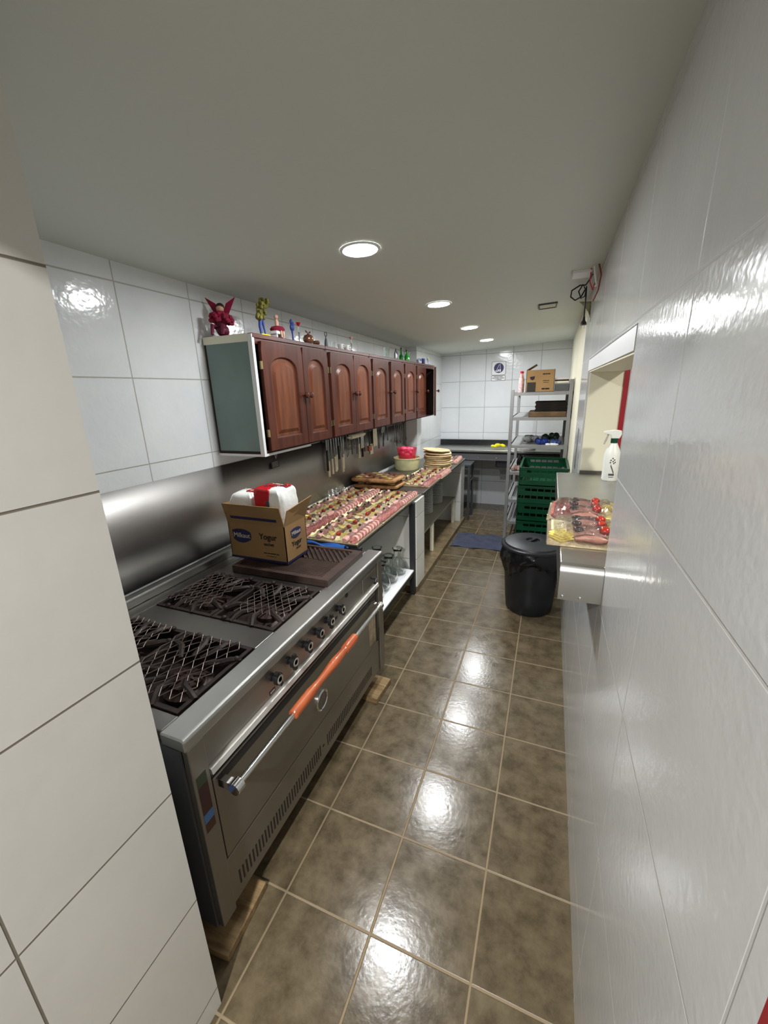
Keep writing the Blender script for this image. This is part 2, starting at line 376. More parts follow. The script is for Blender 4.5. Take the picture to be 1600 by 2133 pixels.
# ------------------------------------------------------------------ ceiling lamps
M_diff = mat('lamp_diffuser', (1, 1, 1, 1), 0.4, emit=(0.965, 0.985, 1.0, 1), estr=LAMP_W)
def downlight(x, y, label, r=0.066):
    z = zc(x, y)
    t = thing('ceiling_downlight', label, 'ceiling light', (x, y, z), 0, 'recessed ceiling downlights')
    t.rotation_euler = (R(-0.57), R(-2.75), 0)
    B().lathe([(r, -0.001), (r + 0.004, -0.006), (r + 0.012, -0.006), (r + 0.016, -0.001)], n=36, cap=False).build('frame', M_white, t, smooth=True)
    B().lathe([(0.001, -0.0045), (r * 0.6, -0.0045), (r, -0.0035)], n=36, cap=False).build('diffuser', M_diff, t)
    return t
downlight(-0.756, 1.674, 'round white downlight nearest the camera, above the cooker edge')
downlight(-0.730, 2.819, 'round white ceiling downlight, second from the camera')
downlight(-0.728, 3.894, 'round white ceiling downlight, third from the camera')
downlight(-0.717, 4.870, 'smallest looking downlight, nearest the tiled back wall')
# lamp of the room behind the camera, shining in through the doorway
ld = bpy.data.lights.new('dining_room_lamp', 'AREA'); ld.shape = 'DISK'; ld.size = 0.09; ld.energy = BACK_W; ld.color = (1.0, 0.98, 0.95)
lo = bpy.data.objects.new('dining_room_lamp', ld); COL.objects.link(lo); lo.location = (-0.22, -1.25, 2.52); lo.rotation_euler = (R(12), 0, 0)
tag(lo, 'ceiling lamp of the room behind the doorway', 'lamp')
ld2 = bpy.data.lights.new('opening_fill_light', 'AREA'); ld2.shape = 'DISK'; ld2.size = 0.25; ld2.energy = 22; ld2.color = (1.0, 0.96, 0.88)  # added unseen fill light, brightens the pass-through opening from beyond
lo2 = bpy.data.objects.new('opening_fill_light', ld2); COL.objects.link(lo2); lo2.location = (1.3, 1.2, 2.4)
tag(lo2, 'added fill light out of view beyond the right opening', 'lamp')

# ------------------------------------------------------------------ cooker
st = thing('gas_cooker', 'large stainless steel gas range with oven along the left wall', 'cooker', (-1.15, 1.19, 0))
def P(bb, name, m, parent=st, **k): return bb.build(name, m, parent, world=True, **k)
P(B().box(-1.54, 0.545, 0.10, -0.80, 1.825, 0.70), 'body', M_steelF, bevel=0.004)
b = B(); b.box(-1.56, 0.545, 0.70, -0.86, 0.60, 0.765); b.box(-1.56, 0.60, 0.70, -1.46, 1.825, 0.765); b.box(-1.46, 1.36, 0.70, -0.86, 1.825, 0.765)
b.box(-1.46, 0.915, 0.70, -0.86, 1.02, 0.765); P(b, 'hob_base', M_steelD)
# worktop pieces
P(B().box(-1.46, 0.915, 0.765, -0.862, 1.02, 0.798), 'top_strip', M_steelD, bevel=0.003)
P(B().box(-1.46, 0.548, 0.765, -0.862, 0.602, 0.798), 'top_strip', M_steelD, bevel=0.003)
P(B().box(-1.46, 1.345, 0.765, -0.862, 1.822, 0.798), 'top_strip', M_steelD, bevel=0.003)
P(B().box(-1.53, 0.548, 0.765, -1.463, 1.822, 0.795), 'side_channel', M_steelD, bevel=0.004)
P(B().box(-1.585, 0.55, 0.10, -1.535, 1.825, 0.832), 'back_ledge', M_steel, bevel=0.006)
b = B(); b.prism([(-0.858, 0.803), (-0.782, 0.803), (-0.776, 0.797), (-0.776, 0.765), (-0.858, 0.765)], 0.538, 1.845, Matrix(((1, 0, 0, 0), (0, 0, 1, 0), (0, 1, 0, 0), (0, 0, 0, 1))))
P(b, 'front_rim', M_steel, bevel=0.004)
P(B().box(-0.858, 0.60, 0.70, -0.80, 1.78, 0.765), 'rim_support', M_steelF)
P(B().box(-1.53, 0.538, 0.10, -0.80, 0.5445, 0.764), 'side_sheet', M_dgrey)
# burner wells
for (y0, y1) in ((0.604, 0.913), (1.022, 1.343)):
    P(B().box(-1.455, y0, 0.701, -0.865, y1, 0.712), 'drip_tray', M_iron)
    g = B()
    for (xa, xb) in ((-1.452, -1.165), (-1.160, -0.868)):
        z = 0.792; w = 0.014
        g.bar((xa, y0 + .007, z), (xb, y0 + .007, z), w, 0.02); g.bar((xa, y1 - .007, z), (xb, y1 - .007, z), w, 0.02)
        g.bar((xa + .007, y0 + .0141, z), (xa + .007, y1 - .0141, z), w, 0.02); g.bar((xb - .007, y0 + .0141, z), (xb - .007, y1 - .0141, z), w, 0.02)
        cx = (xa + xb) / 2; cy = (y0 + y1) / 2
        for (sx, sy) in ((xa, y0 + .06), (xa, y1 - .06), (xb, y0 + .06), (xb, y1 - .06), (cx - .05, y0), (cx + .05, y0), (cx - .05, y1), (cx + .05, y1)):
            d = Vector((cx - sx, cy - sy, 0)); Ld = d.length; d.normalize(); p0 = Vector((sx, sy, z + .004)); e = p0 + d * (Ld - 0.055)
            m1 = p0 + d * (Ld - .055) * .5 + Vector((-d.y, d.x, 0)) * .014 + Vector((0, 0, .010))
            g.tube([p0, (p0 + m1) / 2 + Vector((0, 0, .004)), m1, e + Vector((0, 0, .002))], [0.010, .011, .012, 0.008], 7)
        for (sx, sy) in ((xa + .01, y0 + .07), (xb - .01, y1 - .07), (xa + .06, y1 - .007), (xb - .06, y1 - .007), (xa + .06, y0 + .007)):
            g.ball((sx, sy, z + .013), 0.011, 1, 1, .8, 8, 6)
    P(g, 'burner_grate', M_iron, smooth=True)
    for cx in (-1.31, -1.01):
        cy = (y0 + y1) / 2
        q = B(); q.lathe([(0.07, 0), (0.075, .02), (.055, .03), (.05, .045), (.03, .05), (.001, .05)], (cx, cy, 0.712), 20)
        for k in range(10): a = k * 2 * PI / 10; q.bar((cx + .02 * math.cos(a), cy + .02 * math.sin(a), .764), (cx + .055 * math.cos(a), cy + .055 * math.sin(a), .757), .008, .01)
        P(q, 'burner', M_iron2, smooth=True)
def mesh_pad(cx, cy, w, h, rz, n=8):
    q = B(); M = T(cx, cy, 0.811) @ rot('Z', rz)
    rows = n; cols = 7; r = 0.0017
    for k in range(rows + 1):
        pts = []
        for i in range(cols * 2 + 1):
            x = -w / 2 + w * i / (cols * 2); off = (0.5 * h / rows) * (1 if (i + k) % 2 else -1) * .94
            pts.append(M @ Vector((x, -h / 2 + h * k / rows + off, 0.002 * (1 if i % 2 else -1))))
        q.tube(pts, r, 5)
    return P(q, 'expanded_mesh_pad', M_wire)
mesh_pad(-1.03, 0.765, 0.27, 0.25, 3); mesh_pad(-1.33, 0.80, 0.22, 0.2, -4); mesh_pad(-1.335, 1.19, 0.22, 0.24, -6, 9); mesh_pad(-1.0, 1.20, 0.22, 0.20, 8)
# grill plate
gp = B(); gx0, gx1, gy0, gy1 = -1.375, -0.845, 1.385, 1.745
gp.box(gx0, gy0, 0.799, gx1, gy1, 0.817)
for bx in ((gx0, gy0, gx1, gy0 + .025), (gx0, gy1 - .02, gx1, gy1), (gx0, gy0 + .0251, gx0 + .02, gy1 - .0201), (gx1 - .045, gy0 + .0251, gx1, gy1 - .0201)): gp.box(bx[0], bx[1], .8165, bx[2], bx[3], .832)
ym = 1.585
for k in range(46):
    x = gx0 + 0.02 - 0.14 + k * 0.0145
    for (ya, yb, sl) in ((gy0 + .026, ym - .003, 1.0), (ym + .003, gy1 - .021, -1.0)):
        if sl < 0 and k % 2: continue
        d = (yb - ya) * 0.85
        a = Vector((x if sl > 0 else x + d, ya, 0.822)); c = Vector((x + d if sl > 0 else x, yb, 0.822))
        lo_, hi_ = gx0 + .021, gx1 - .046
        def cl(p, q_):
            p = p.copy()
            if p.x < lo_: t_ = (lo_ - p.x) / (q_.x - p.x) if abs(q_.x - p.x) > 1e-6 else 0; p = p + (q_ - p) * t_
            if p.x > hi_: t_ = (hi_ - p.x) / (q_.x - p.x) if abs(q_.x - p.x) > 1e-6 else 0; p = p + (q_ - p) * t_
            return p
        if max(a.x, c.x) <= lo_ or min(a.x, c.x) >= hi_: continue
        a2, c2 = cl(a, c), cl(c, a)
        if (a2 - c2).length > .01: gp.bar(a2, c2, 0.006 if sl > 0 else .009, 0.011)
P(gp, 'grill_plate', M_iron2)
# front
P(B().box(-0.80, 0.60, 0.655, -0.788, 1.78, 0.764), 'control_panel', M_steelF, bevel=0.002)
b = B(); b.prism([(-0.80, 0.655), (-0.776, 0.648), (-0.772, 0.632), (-0.80, 0.628)], 0.60, 1.775, Matrix(((1, 0, 0, 0), (0, 0, 1, 0), (0, 1, 0, 0), (0, 0, 0, 1))))
P(b, 'bright_lip', mat('satin_lip_steel', S(214, 212, 206), .5, .7))
P(B().box(-0.80, 0.60, 0.605, -0.792, 1.775, 0.628), 'dark_gap', M_dark)
for (y0, y1) in ((0.545, 0.598), (1.782, 1.838)): P(B().box(-0.80, y0, 0.10, -0.779, y1, 0.764), 'front_stile', M_steelF, bevel=0.003)
dr = P(B().box(-0.80, 0.606, 0.30, -0.786, 1.745, 0.602), 'oven_door', M_steelF, bevel=0.004)
P(B().box(-0.7862, 0.62, 0.568, -0.7845, 1.74, 0.597), 'door_top_fold', M_dark, dr)
P(B().box(-0.80, 0.602, 0.105, -0.7885, 1.778, 0.292), 'kick_panel', M_steelF, bevel=0.003)
v = B()
for k in range(66):
    y = 0.635 + k * 0.0158
    if 1.135 < y < 1.175: continue
    v.box(-0.7884, y, 0.145, -0.7876, y + 0.006, 0.20)
v.lathe([(0.007, 0), (0.007, 0.0008)], (0, 0, 0), 14, T(-0.7885, 1.155, 0.175) @ rot('Y', 90)); P(v, 'vent_slots', M_black)
hn = P(B().tube([(-0.722, 0.625, 0.585), (-0.722, 1.655, 0.585)], 0.0095, 14), 'door_handle', M_chrome, dr, smooth=True)
for y in (0.625, 1.655):
    k_ = B(); k_.box(-0.788, y - .010, .572, -0.722, y + .010, .598); k_.lathe([(0.019, 0), (0.019, 0.026)], (0, 0, 0), 18, T(-0.722, y - .013, 0.585) @ rot('X', -90)); P(k_, 'handle_bracket', M_chrome, dr, smooth=True)
prof = [(0.0145, 0.0), (0.018, 0.004), (0.018, 0.012), (0.019, 0.11), (0.0165, 0.135), (0.0135, .17), (0.0145, 0.22), (0.018, 0.255), (0.0185, 0.262), (0.0165, 0.266), (0.0185, 0.272), (0.0195, 0.29), (0.0165, .34), (0.0140, 0.375), (0.0185, 0.379), (0.0150, 0.384), (0.0185, .39), (0.0195, 0.43), (0.0185, 0.475), (0.0150, 0.480)]
P(B().lathe(prof, (0, 0, 0), 20, T(-0.722, 0.895, 0.585) @ rot('X', -90)), 'wooden_grip', M_orange, dr, smooth=True, angle=25)
q = B(); q.lathe([(0.045, 0), (0.045, .006), (0.038, .009), (.034, .006)], (0, 0, 0), 26, T(-0.786, 1.165, 0.405) @ rot('Y', 90), cap=False); P(q, 'thermometer_ring', M_chrome, dr, smooth=True)
q = B(); q.lathe([(0.036, .002), (0.036, .0045), (0.001, .0045)], (0, 0, 0), 26, T(-0.786, 1.165, 0.405) @ rot('Y', 90)); P(q, 'thermometer_dial', mat('dial_grey', S(104, 100, 92), .3), dr)
M_ring = mat('worn_white_print', S(205, 200, 190), 0.6, color2=S(120, 115, 108), vscale=60)
for i, (y, z) in enumerate(((0.893, .722), (0.985, .722), (1.08, .724), (1.165, .726), (1.25, .728), (1.345, .73))):
    kb = B(); MM = T(-0.788, y, z) @ rot('Y', 90)
    kb.lathe([(0.014, 0), (0.014, 0.006), (0.009, .008), (0.009, .020), (0.021, .022), (0.021, 0.030), (0.017, 0.034), (0.001, 0.034)], (0, 0, 0), 20, MM)
    a = (0.3, 0.0, 0.2, 0.4, -0.1, 0.3)[i]
    kb.box(-0.030, -0.0065, 0.022, 0.030, 0.0065, 0.034, MM @ rot('Z', math.degrees(a)))
    ko = P(kb, 'knob', M_black, smooth=True)
    P(B().lathe([(0.009, .0345), (0.016, .0345)], (0, 0, 0), 20, MM, cap=False), 'knob_dial', M_ring, ko)
q = B(); q.box(-.7878, .872, .662, -.787, .902, .677); P(q, 'tag', M_black); 
dashes([.005, .004, .005, .003], .005, M_ltext, st, (-0.7869, 0.887, 0.6695), (90, 0, 90), .0015)
q = B(); q.box(-.7878, 1.32, .682, -.787, 1.345, .694); P(q, 'tag', M_black)
q = B(); q.lathe([(.012, 0), (.012, .002)], (0, 0, 0), 16, T(-.788, 1.44, .745) @ rot('Y', 90)); P(q, 'pilot_hole', M_black)
fl = P(B().box(-.788, 1.60, .665, -.782, 1.755, .742), 'access_flap', M_steelF, bevel=.002)
P(B().tube([(-.785, 1.70, .712), (-.755, 1.70, .708), (-.745, 1.66, .706)], .0075, 8), 'flap_lever', M_black, fl, smooth=True)
q = B(); q.box(-.7788, .553, .472, -.7783, .585, .505); P(q, 'sticker_brown', mat('sticker_brown', S(74, 44, 30), .6))
q = B(); q.box(-.7788, .553, .505, -.7783, .585, .535); P(q, 'sticker_blue', mat('sticker_blue', S(70, 110, 160), .6))
q = B(); q.box(-.7788, .553, .535, -.7783, .585, .63); P(q, 'sticker_red', mat('sticker_red', S(64, 34, 30), .6))
q = B(); q.box(-.7788, .553, .63, -.7783, .585, .665); P(q, 'sticker_green', mat('sticker_green', S(58, 72, 44), .6))
q = B(); q.box(-.7863, 1.655, .33, -.7858, 1.735, .47); P(q, 'worn_notice', mat('worn_notice', S(150, 136, 112), .7, color2=S(110, 96, 76), vscale=30), dr)
q = B(); q.tube([(-1.535, .80, .842), (-1.52, .83, .842), (-1.50, .86, .85)], [.012, .012, .006], 8); P(q, 'gas_tap', M_black, smooth=True)
for (x, y, z0) in ((-0.86, 0.60, .031), (-0.86, 1.77, .031), (-1.48, 0.60, 0), (-1.48, 1.77, 0)):
    P(B().box(x - .03, y - .03, z0, x + .03, y + .03, .105), 'leg', M_black, bevel=.003)
o = B().box(-0.15, -0.09, 0, 0.10, 0.09, 0.030).build('wooden_block', M_block, bevel=.003); o.location = (-0.84, 1.725, 0); o.rotation_euler = (0, 0, R(-4))
tag(o, 'wooden block under the far front leg of the cooker', 'wooden block')
o = B().box(-0.15, -0.10, 0, 0.075, 0.10, 0.030).build('wooden_block', M_block, bevel=.003); o.location = (-0.84, 0.615, 0); o.rotation_euler = (0, 0, R(4))
tag(o, 'wooden block under the near front leg of the cooker', 'wooden block')

# ------------------------------------------------------------------ backsplash sheet
b = B(); b.sheet(60, 2, lambda u, v: (XL + 0.004 + 0.0022 * math.sin(u * 9) * v, 0.46 + u * 4.2, 0.832 + v * 0.437), 0.0)
k = len(b.v)
o = b.build('backsplash_panel', M_steelB, smooth=True); md = o.modifiers.new('solid', 'SOLIDIFY'); md.thickness = 0.0015; md.offset = -1
tag(o, 'long brushed stainless steel sheet lining the left wall behind the cooker', 'wall panel')

# ------------------------------------------------------------------ cardboard yogurt box with paper packs
bx = thing('cardboard_box', 'open cardboard yogurt box standing on the cooker grill plate', 'cardboard box', (-1.28, 1.565, 0.833))
x0, x1, y0, y1, z0, z1 = -1.452, -1.115, 1.475, 1.655, 0.833, 1.022; th = 0.004
b = B(); b.box(x0, y0, z0, x1, y1, z0 + th); b.box(x0, y0, z0, x1, y0 + th, z1); b.box(x0, y1 - th, z0, x1, y1, z1); b.box(x0, y0, z0, x0 + th, y1, z1); b.box(x1 - th, y0, z0, x1, y1, z1)
P(b, 'carton', M_card, bx)
def quad(pts, t, nrm):
    q = B(); n_ = Vector(nrm) * t; vs = [Vector(p) for p in pts] + [Vector(p) + n_ for p in pts]
    q.add(vs, [(3, 2, 1, 0), (4, 5, 6, 7), (0, 1, 5, 4), (1, 2, 6, 5), (2, 3, 7, 6), (3, 0, 4, 7)]); return q
fl = P(quad([(x0, y0, z1), (x1, y0, z1), (x1 - .004, y0 - .022, z1 + .098), (x0 - .002, y0 - .022, z1 + .098)], .004, (0, 1, .2)), 'front_flap', M_card, bx)
P(quad([(x0 + .03, y0 - .0058, z1 + .022), (x1 - .035, y0 - .0058, z1 + .022), (x1 - .035, y0 - .009, z1 + .036), (x0 + .03, y0 - .009, z1 + .036)], -.0006, (0, 1, .2)), 'printed_band', M_navy, fl)
P(quad([(x1, y0 + .002, z1), (x1, y1, z1), (x1 + .03, y1 + .03, z1 + .105), (x1 + .012, y0 + .02, z1 + .075)], .004, (-1, 0, .2)), 'side_flap', M_card, bx)
P(quad([(x0, y0 + .002, z1), (x0, y1, z1), (x0 - .03, y1, z1 + .085), (x0 - .03, y0 + .01, z1 + .085)], .004, (1, 0, .2)), 'side_flap', M_card, bx)
b = B(); b.box(x0 - .0008, y0 - .0008, z0, x1 + .0008, y1 + .0008, z0 + .012); P(b, 'base_band', M_navy, bx)
def logo(cx, cz, w, h, face):
    pts = []
    for (u, v_) in ((-.5, .38), (-.25, .5), (.0, .52), (.25, .47), (.48, .32), (.5, -.02), (.44, -.25), (.2, -.42), (0, -.5), (-.25, -.45), (-.45, -.28)): pts.append((u * w, v_ * h))
    if face == 'y': M_ = T(cx, y0 - .0004, cz) @ rot('X', 90)
    else: M_ = T(x1 + .0004, cx, cz) @ rot('Z', 90) @ rot('X', 90)
    return P(B().prism(pts, 0, .0006, M_), 'logo_patch', M_navy, bx)
lg = logo(-1.372, .953, .115, .072, 'y'); text('Milkaut', .034, M_ltext, lg, (-1.372, y0 - .0016, .956), (90, 0, 0), bold=.0004)
text('Yogur', .041, M_ink, bx, (-1.215, y0 - .001, .962), (90, 0, 0), bold=.0009)
text('sachet', .023, M_ink, bx, (-1.213, y0 - .001, .925), (90, 0, 0), bold=.0004)
dashes([.020, .012, .034, .014], .005, M_ink, bx, (-1.205, y0 - .0002, .878), (90, 0, 0)); dashes([.012, .030, .010], .003, M_ink, bx, (-1.205, y0 - .0002, .864), (90, 0, 0))
lg = logo(1.565, .968, .088, .052, 'x'); text('Milkaut', .026, M_ltext, lg, (x1 + .0016, 1.565, .97), (90, 0, 90), bold=.0004)
text('Yogur', .033, M_ink, bx, (x1 + .001, 1.565, .918), (90, 0, 90), bold=.0008); text('sachet', .016, M_ink, bx, (x1 + .001, 1.575, .89), (90, 0, 90))

def soft_pack(b, x0, x1, y0, y1, z0, z1, rng, amp=.004):
    nx, ny = 14, 10; cx, cy, cz = (x0 + x1) / 2, (y0 + y1) / 2, (z0 + z1) / 2
    def sup(u, v):
        a = -PI + 2 * PI * u; e = -PI / 2 + PI * v
        f = lambda c, p: math.copysign(abs(c) ** p, c)
        p = .28
        x = f(math.cos(e), p) * f(math.cos(a), p); y = f(math.cos(e), p) * f(math.sin(a), p); z = f(math.sin(e), p)
        w = amp * (math.sin(9 * a + 5 * z) + math.sin(13 * z + 3 * a))
        return (cx + x * ((x1 - x0) / 2 + w), cy + y * ((y1 - y0) / 2 + w), cz + z * ((z1 - z0) / 2 + w * .5))
    return b.sheet(48, 22, sup)
rng = random.Random(3)
np1 = thing('paper_napkin_pack', 'white napkin pack with small red print, left pack in yogurt box', 'napkin pack', (-1.376, 1.565, .84), 5, 'napkin packs in the yogurt box')
b = B(); soft_pack(b, -.068, .068, -.074, .070, 0, .322, rng, .0026); b.build('wrapper', M_tissue, np1, smooth=True)
b = B(); b.sheet(8, 6, lambda u, v: (.0 + u * .055, -.02 + v * .07, .3240 + .0018 * math.sin(u * 9 + v * 5))); b.build('red_print', M_redp, np1, smooth=True)
np2 = thing('paper_napkin_pack', 'napkin pack with broad red wrapper print, right pack in yogurt box', 'napkin pack', (-1.205, 1.562, .84), -4, 'napkin packs in the yogurt box')
b = B(); soft_pack(b, -.080, .080, -.072, .072, 0, .357, rng, .0018); b.build('wrapper', M_tissue, np2, smooth=True)
b = B(); soft_pack(b, -.0825, .022, -.0742, .05, .18, .3597, rng, .0008); b.build('red_band', M_redp, np2, smooth=True)
b = B(); b.sheet(10, 8, lambda u, v: (.022 + u * .045, .0 + v * .06 * (1 - .3 * u), .3585 + .0012 * math.sin(u * 11 + v * 7))); b.build('red_top_print', M_redp, np2, smooth=True)
text('Elegante', .034, M_dgrey, np2, (.005, -.004, .3612), (0, 0, 28), bold=.001, world=False)
b = B(); b.box(-.002, -.0765, .265, .016, -.0750, .300); b.build('barcode', M_dgrey, np2)

# folded blue cloth behind the grill plate
b = B(); b.sheet(18, 8, lambda u, v: (-1.22 + u * .26, 1.762 + v * .05 + .008 * math.sin(u * 6), .824 + .010 * math.sin(u * 7 + v * 3) + .008 * math.sin(v * 6)), .006)
tag(b.build('blue_cloth', M_blue, smooth=True), 'blue plastic cloth folded between grill plate and first worktop', 'cloth')

# ------------------------------------------------------------------ worktops on the left
w1 = thing('worktop', 'steel worktop under six wrapped platters beside the cooker', 'worktop', (-1.25, 2.37, 0), 0, 'worktops along the left wall')
P(B().box(-1.592, 1.872, .787, -.935, 3.115, .803), 'top', M_steelD, w1, bevel=.003)
P(B().box(-.965, 2.855, 0, -.925, 2.893, .786), 'leg', M_dark, w1, bevel=.002)
P(B().box(-.965, 1.875, 0, -.925, 1.912, .786), 'leg', M_dark, w1, bevel=.002)
P(B().box(-1.58, 1.872, .755, -.945, 1.90, .786), 'rail', M_dark, w1)
P(B().box(-1.58, 1.93, .215, -.928, 2.853, .228), 'lower_shelf', mat('white_melamine', S(240, 242, 246), .3), w1, bevel=.002)
P(B().box(-.96, 1.93, .180, -.930, 2.853, .2145), 'shelf_rail', M_dark, w1)
P(B().box(-1.595, 1.915, .0, -1.585, 2.895, .75), 'tiled_back', M_part, w1)
w2 = thing('worktop', 'long dark worktop with pizza bases, on tiled partitions', 'worktop', (-1.25, 4.0, 0), 0, 'worktops along the left wall')
P(B().box(-1.592, 3.118, .787, -.925, 4.668, .805), 'top', M_steelD, w2, bevel=.003)
P(B().box(-1.458, 4.668, .787, -.925, 4.96, .805), 'top', M_steelD, w2, bevel=.003)
P(B().box(-1.595, 3.125, .345, -1.0, 4.735, .365), 'shelf', mat('grey_shelf_board', S(140, 140, 126), .6), w2, bevel=.002)
P(B().box(-1.03, 3.70, .0555, -1.0, 3.74, .345), 'leg', M_cream, w2)
P(B().box(-1.03, 4.66, .0555, -1.0, 4.70, .345), 'leg', M_cream, w2)

# carafes
def carafe(x, y, label, first=None):
    if first: return dup(first, (x, y, .229), 0, label, 'glass carafes on the white shelf')
    t = thing('glass_carafe', label, 'carafe', (x, y, .229), 0, 'glass carafes on the white shelf')
    o = [(.001, .0), (.045, 0), (.062, .02), (.068, .055), (.058, .095), (.036, .125), (.029, .150), (.030, .185), (.040, .215)]
    i = [(r - .0028, max(z, .004)) for r, z in reversed(o)]; i[-1] = (.001, .004)
    B().lathe(o + i, (0, 0, 0), 28, cap=False).build('body', M_glass, t, smooth=True, angle=80)
    B().tube([(.040 * math.cos(a), .040 * math.sin(a), .215) for a in [k * 2 * PI / 24 for k in range(24)]], .0022, 6, closed=True).build('rim', M_glass, t, smooth=True)
    return t
c0 = carafe(-1.03, 2.755, 'glass carafe with wide lip, farthest of the front row')
for (x, y, l_) in ((-1.045, 2.60, 'glass carafe second from the partition in the front row'), (-1.05, 2.455, 'glass carafe third from the partition in the front row'),
                   (-1.04, 2.31, 'glass carafe nearest the cooker in the front row'), (-1.19, 2.72, 'glass carafe in the back row nearest the partition'),
                   (-1.195, 2.57, 'glass carafe in the middle of the back row'), (-1.20, 2.42, 'glass carafe in the back row nearest the cooker')): carafe(x, y, l_, c0)

# plates
def plate_proto():
    prof = [(.001, 0), (.05, 0), (.06, .003), (.105, .012), (.12, .018), (.12, .0205), (.105, .016), (.06, .007), (.001, .006)]
    return B().lathe(prof, n=32, cap=False)
pm = None
def plates(x, y, n_, where, grp):
    global pm
    for k in range(n_):
        lab = ('topmost' if k == n_ - 1 else 'bottom') + ' white plate of ' + where if k in (0, n_ - 1) else 'white plate inside ' + where
        if pm is None: o = plate_proto().build('plate', M_plate, smooth=True); pm = o
        else: o = pm.copy(); COL.objects.link(o)
        o.location = (x, y, .366 + k * .0175); tag(o, lab, 'plate', grp)
plates(-1.20, 3.98, 18, 'the nearer plate stack under the dark worktop', 'plates in the nearer stack')
plates(-1.20, 4.40, 14, 'the farther plate stack under the dark worktop', 'plates in the farther stack')

# ------------------------------------------------------------------ wrapped cold cut platters
def make_platter(seed, W=.325, L=.375, label='', loc=(0, 0, 0), group=None):
    rn = random.Random(seed)
    t = thing('cold_cut_platter', label, 'food platter', loc, 0, group)
    B().box(0, 0, 0, W, L, .008).build('board', M_board, t, bevel=.003)
    zb = .0085
    def roll(x, y, ln, r, m, name, ang):
        q = B(); d = Vector((math.cos(ang), math.sin(ang), 0)) * ln / 2; pts = [Vector((x, y, zb + r * .75)) + d * s_ for s_ in (-1, -.5, 0, .5, 1)]
        q.tube([p + Vector((0, 0, rn.uniform(-.001, .001))) for p in pts], [r * .8, r, r * 1.05, r, r * .7], 9)
        for v_ in q.v: v_.z = zb + max(0, (v_.z - zb) * .85)
        return q.build(name, m, t, smooth=True)
    bands = rn.sample(['ham', 'cured', 'ham', 'cheese'], 4)
    # salami along the front edge
    for k in range(17):
        y = .016 + k * (L - .034) / 16; q = B(); q.lathe([(.001, 0), (.024, 0), (.025, .0012), (.024, .0024), (.001, .0024)], (0, 0, 0), 18, T(W - .030, y, zb + .012) @ rot('Z', rn.uniform(-14, 14)) @ rot('X', 50))
        for v_ in q.v: v_.z = max(v_.z, zb)
        q.build('salami_slice', M_fat if k % 2 and seed != 2 else M_salami, t, smooth=True)
    for k in range(4):
        y = .055 + k * (L - .11) / 3; roll(W - .080, y, .115, .020, M_ham, 'ham_roll', PI / 2 + rn.uniform(-.15, .15))
    x = W - .125
    for k in range(7):
        y = .03 + k * (L - .06) / 6
        q = B(); q.box(-.025, -.021, 0, .025, .021, .003, T(x, y, zb + .008) @ rot('Z', rn.uniform(-15, 15)) @ rot('X', 20)); q.build('cheese_slice', rn.choice([M_cheese, M_cheese2]), t, bevel=.001)
    x = W - .170
    for k in range(4):
        y = .05 + k * (L - .10) / 3; roll(x, y, .07, .013, M_cured if k % 2 else M_ham, 'cured_roll', PI / 2 + rn.uniform(-.3, .3))
    for k in range(3):
        y = .07 + k * (L - .15) / 2 + rn.uniform(-.02, .02); B().ball((x + .02, y, zb + .024), .0145, 1, 1, .95, 14, 10).build('cherry_tomato', M_tomato, t, smooth=True)
    x = W - .215
    for k in range(6):
        y = .035 + k * (L - .07) / 5
        q = B(); q.prism([(-.030, -.026), (.032, -.020), (.006, .032)], 0, .0035, T(x, y, zb + .009) @ rot('Z', rn.uniform(0, 120)) @ rot('X', 14)); q.build('cheese_triangle', M_cheese if k % 2 else M_cheese2, t)
    x = W - .262
    for k in range(3):
        y = .07 + k * (L - .13) / 2; roll(x, y, .12, .020, M_ham if seed % 2 else M_cured, 'ham_roll', PI / 2 + rn.uniform(-.12, .12))
    for k in range(5):
        y = .04 + k * (L - .08) / 4 + rn.uniform(-.022, .022); B().ball((x + rn.uniform(-.012, .014), y, zb + .034), .0088, 1, 1.15, 1, 10, 8).build('olive', M_olive, t, smooth=True)
    for k in range(3):
        y = .05 + k * (L - .14) / 2 + rn.uniform(-.03, .03); B().ball((W - .085 + rn.uniform(-.01, .01), y + .03, zb + .034), .0088, 1, 1.15, 1, 10, 8).build('olive', M_olive, t, smooth=True)
    x = .022
    for k in range(6):
        y = .035 + k * (L - .07) / 5
        q = B(); q.box(-.020, -.022, 0, .020, .022, .003, T(x, y, zb + .009) @ rot('X', 20)); q.build('cheese_slice', M_cheese2, t, bevel=.001)
    def fs(u, v):
        e = min(u, 1 - u, v, 1 - v)
        z = .004 if e < .02 else (.030 + .009 * math.sin(u * 17 + seed) * math.sin(v * 13) + .006 * math.sin(v * 31 + u * 9) if e > .09 else .018)
        z = z + (.008 if e > .12 else 0)
        return (-.003 + u * (W + .006), -.003 + v * (L + .006), z)
    B().sheet(26, 30, fs).build('cling_film', M_film, t, smooth=True, angle=180)
    return t
G = 'wrapped cold cut platters'
z1 = .8035
pA = make_platter(1, label='wrapped cold cut platter on the first worktop, front row nearest the cooker', loc=(-1.262, 1.873, z1), group=G)
pB = make_platter(2, label='wrapped cold cut platter on the first worktop, middle of the front row', loc=(-1.262, 2.268, z1), group=G)
pC = make_platter(3, label='wrapped cold cut platter on the first worktop, front row by the tiled partition', loc=(-1.262, 2.66, z1), group=G)
dup(pB, (-1.590, 1.876, z1), 0, 'wrapped cold cut platter behind the yogurt box, back row by the steel wall', G)
dup(pC, (-1.590, 2.27, z1), 0, 'wrapped cold cut platter on the first worktop, middle of the back row', G)
dup(pA, (-1.588, 2.662, z1), 0, 'wrapped cold cut platter just before the stacked thick loaves, back row', G)
z2 = .8055
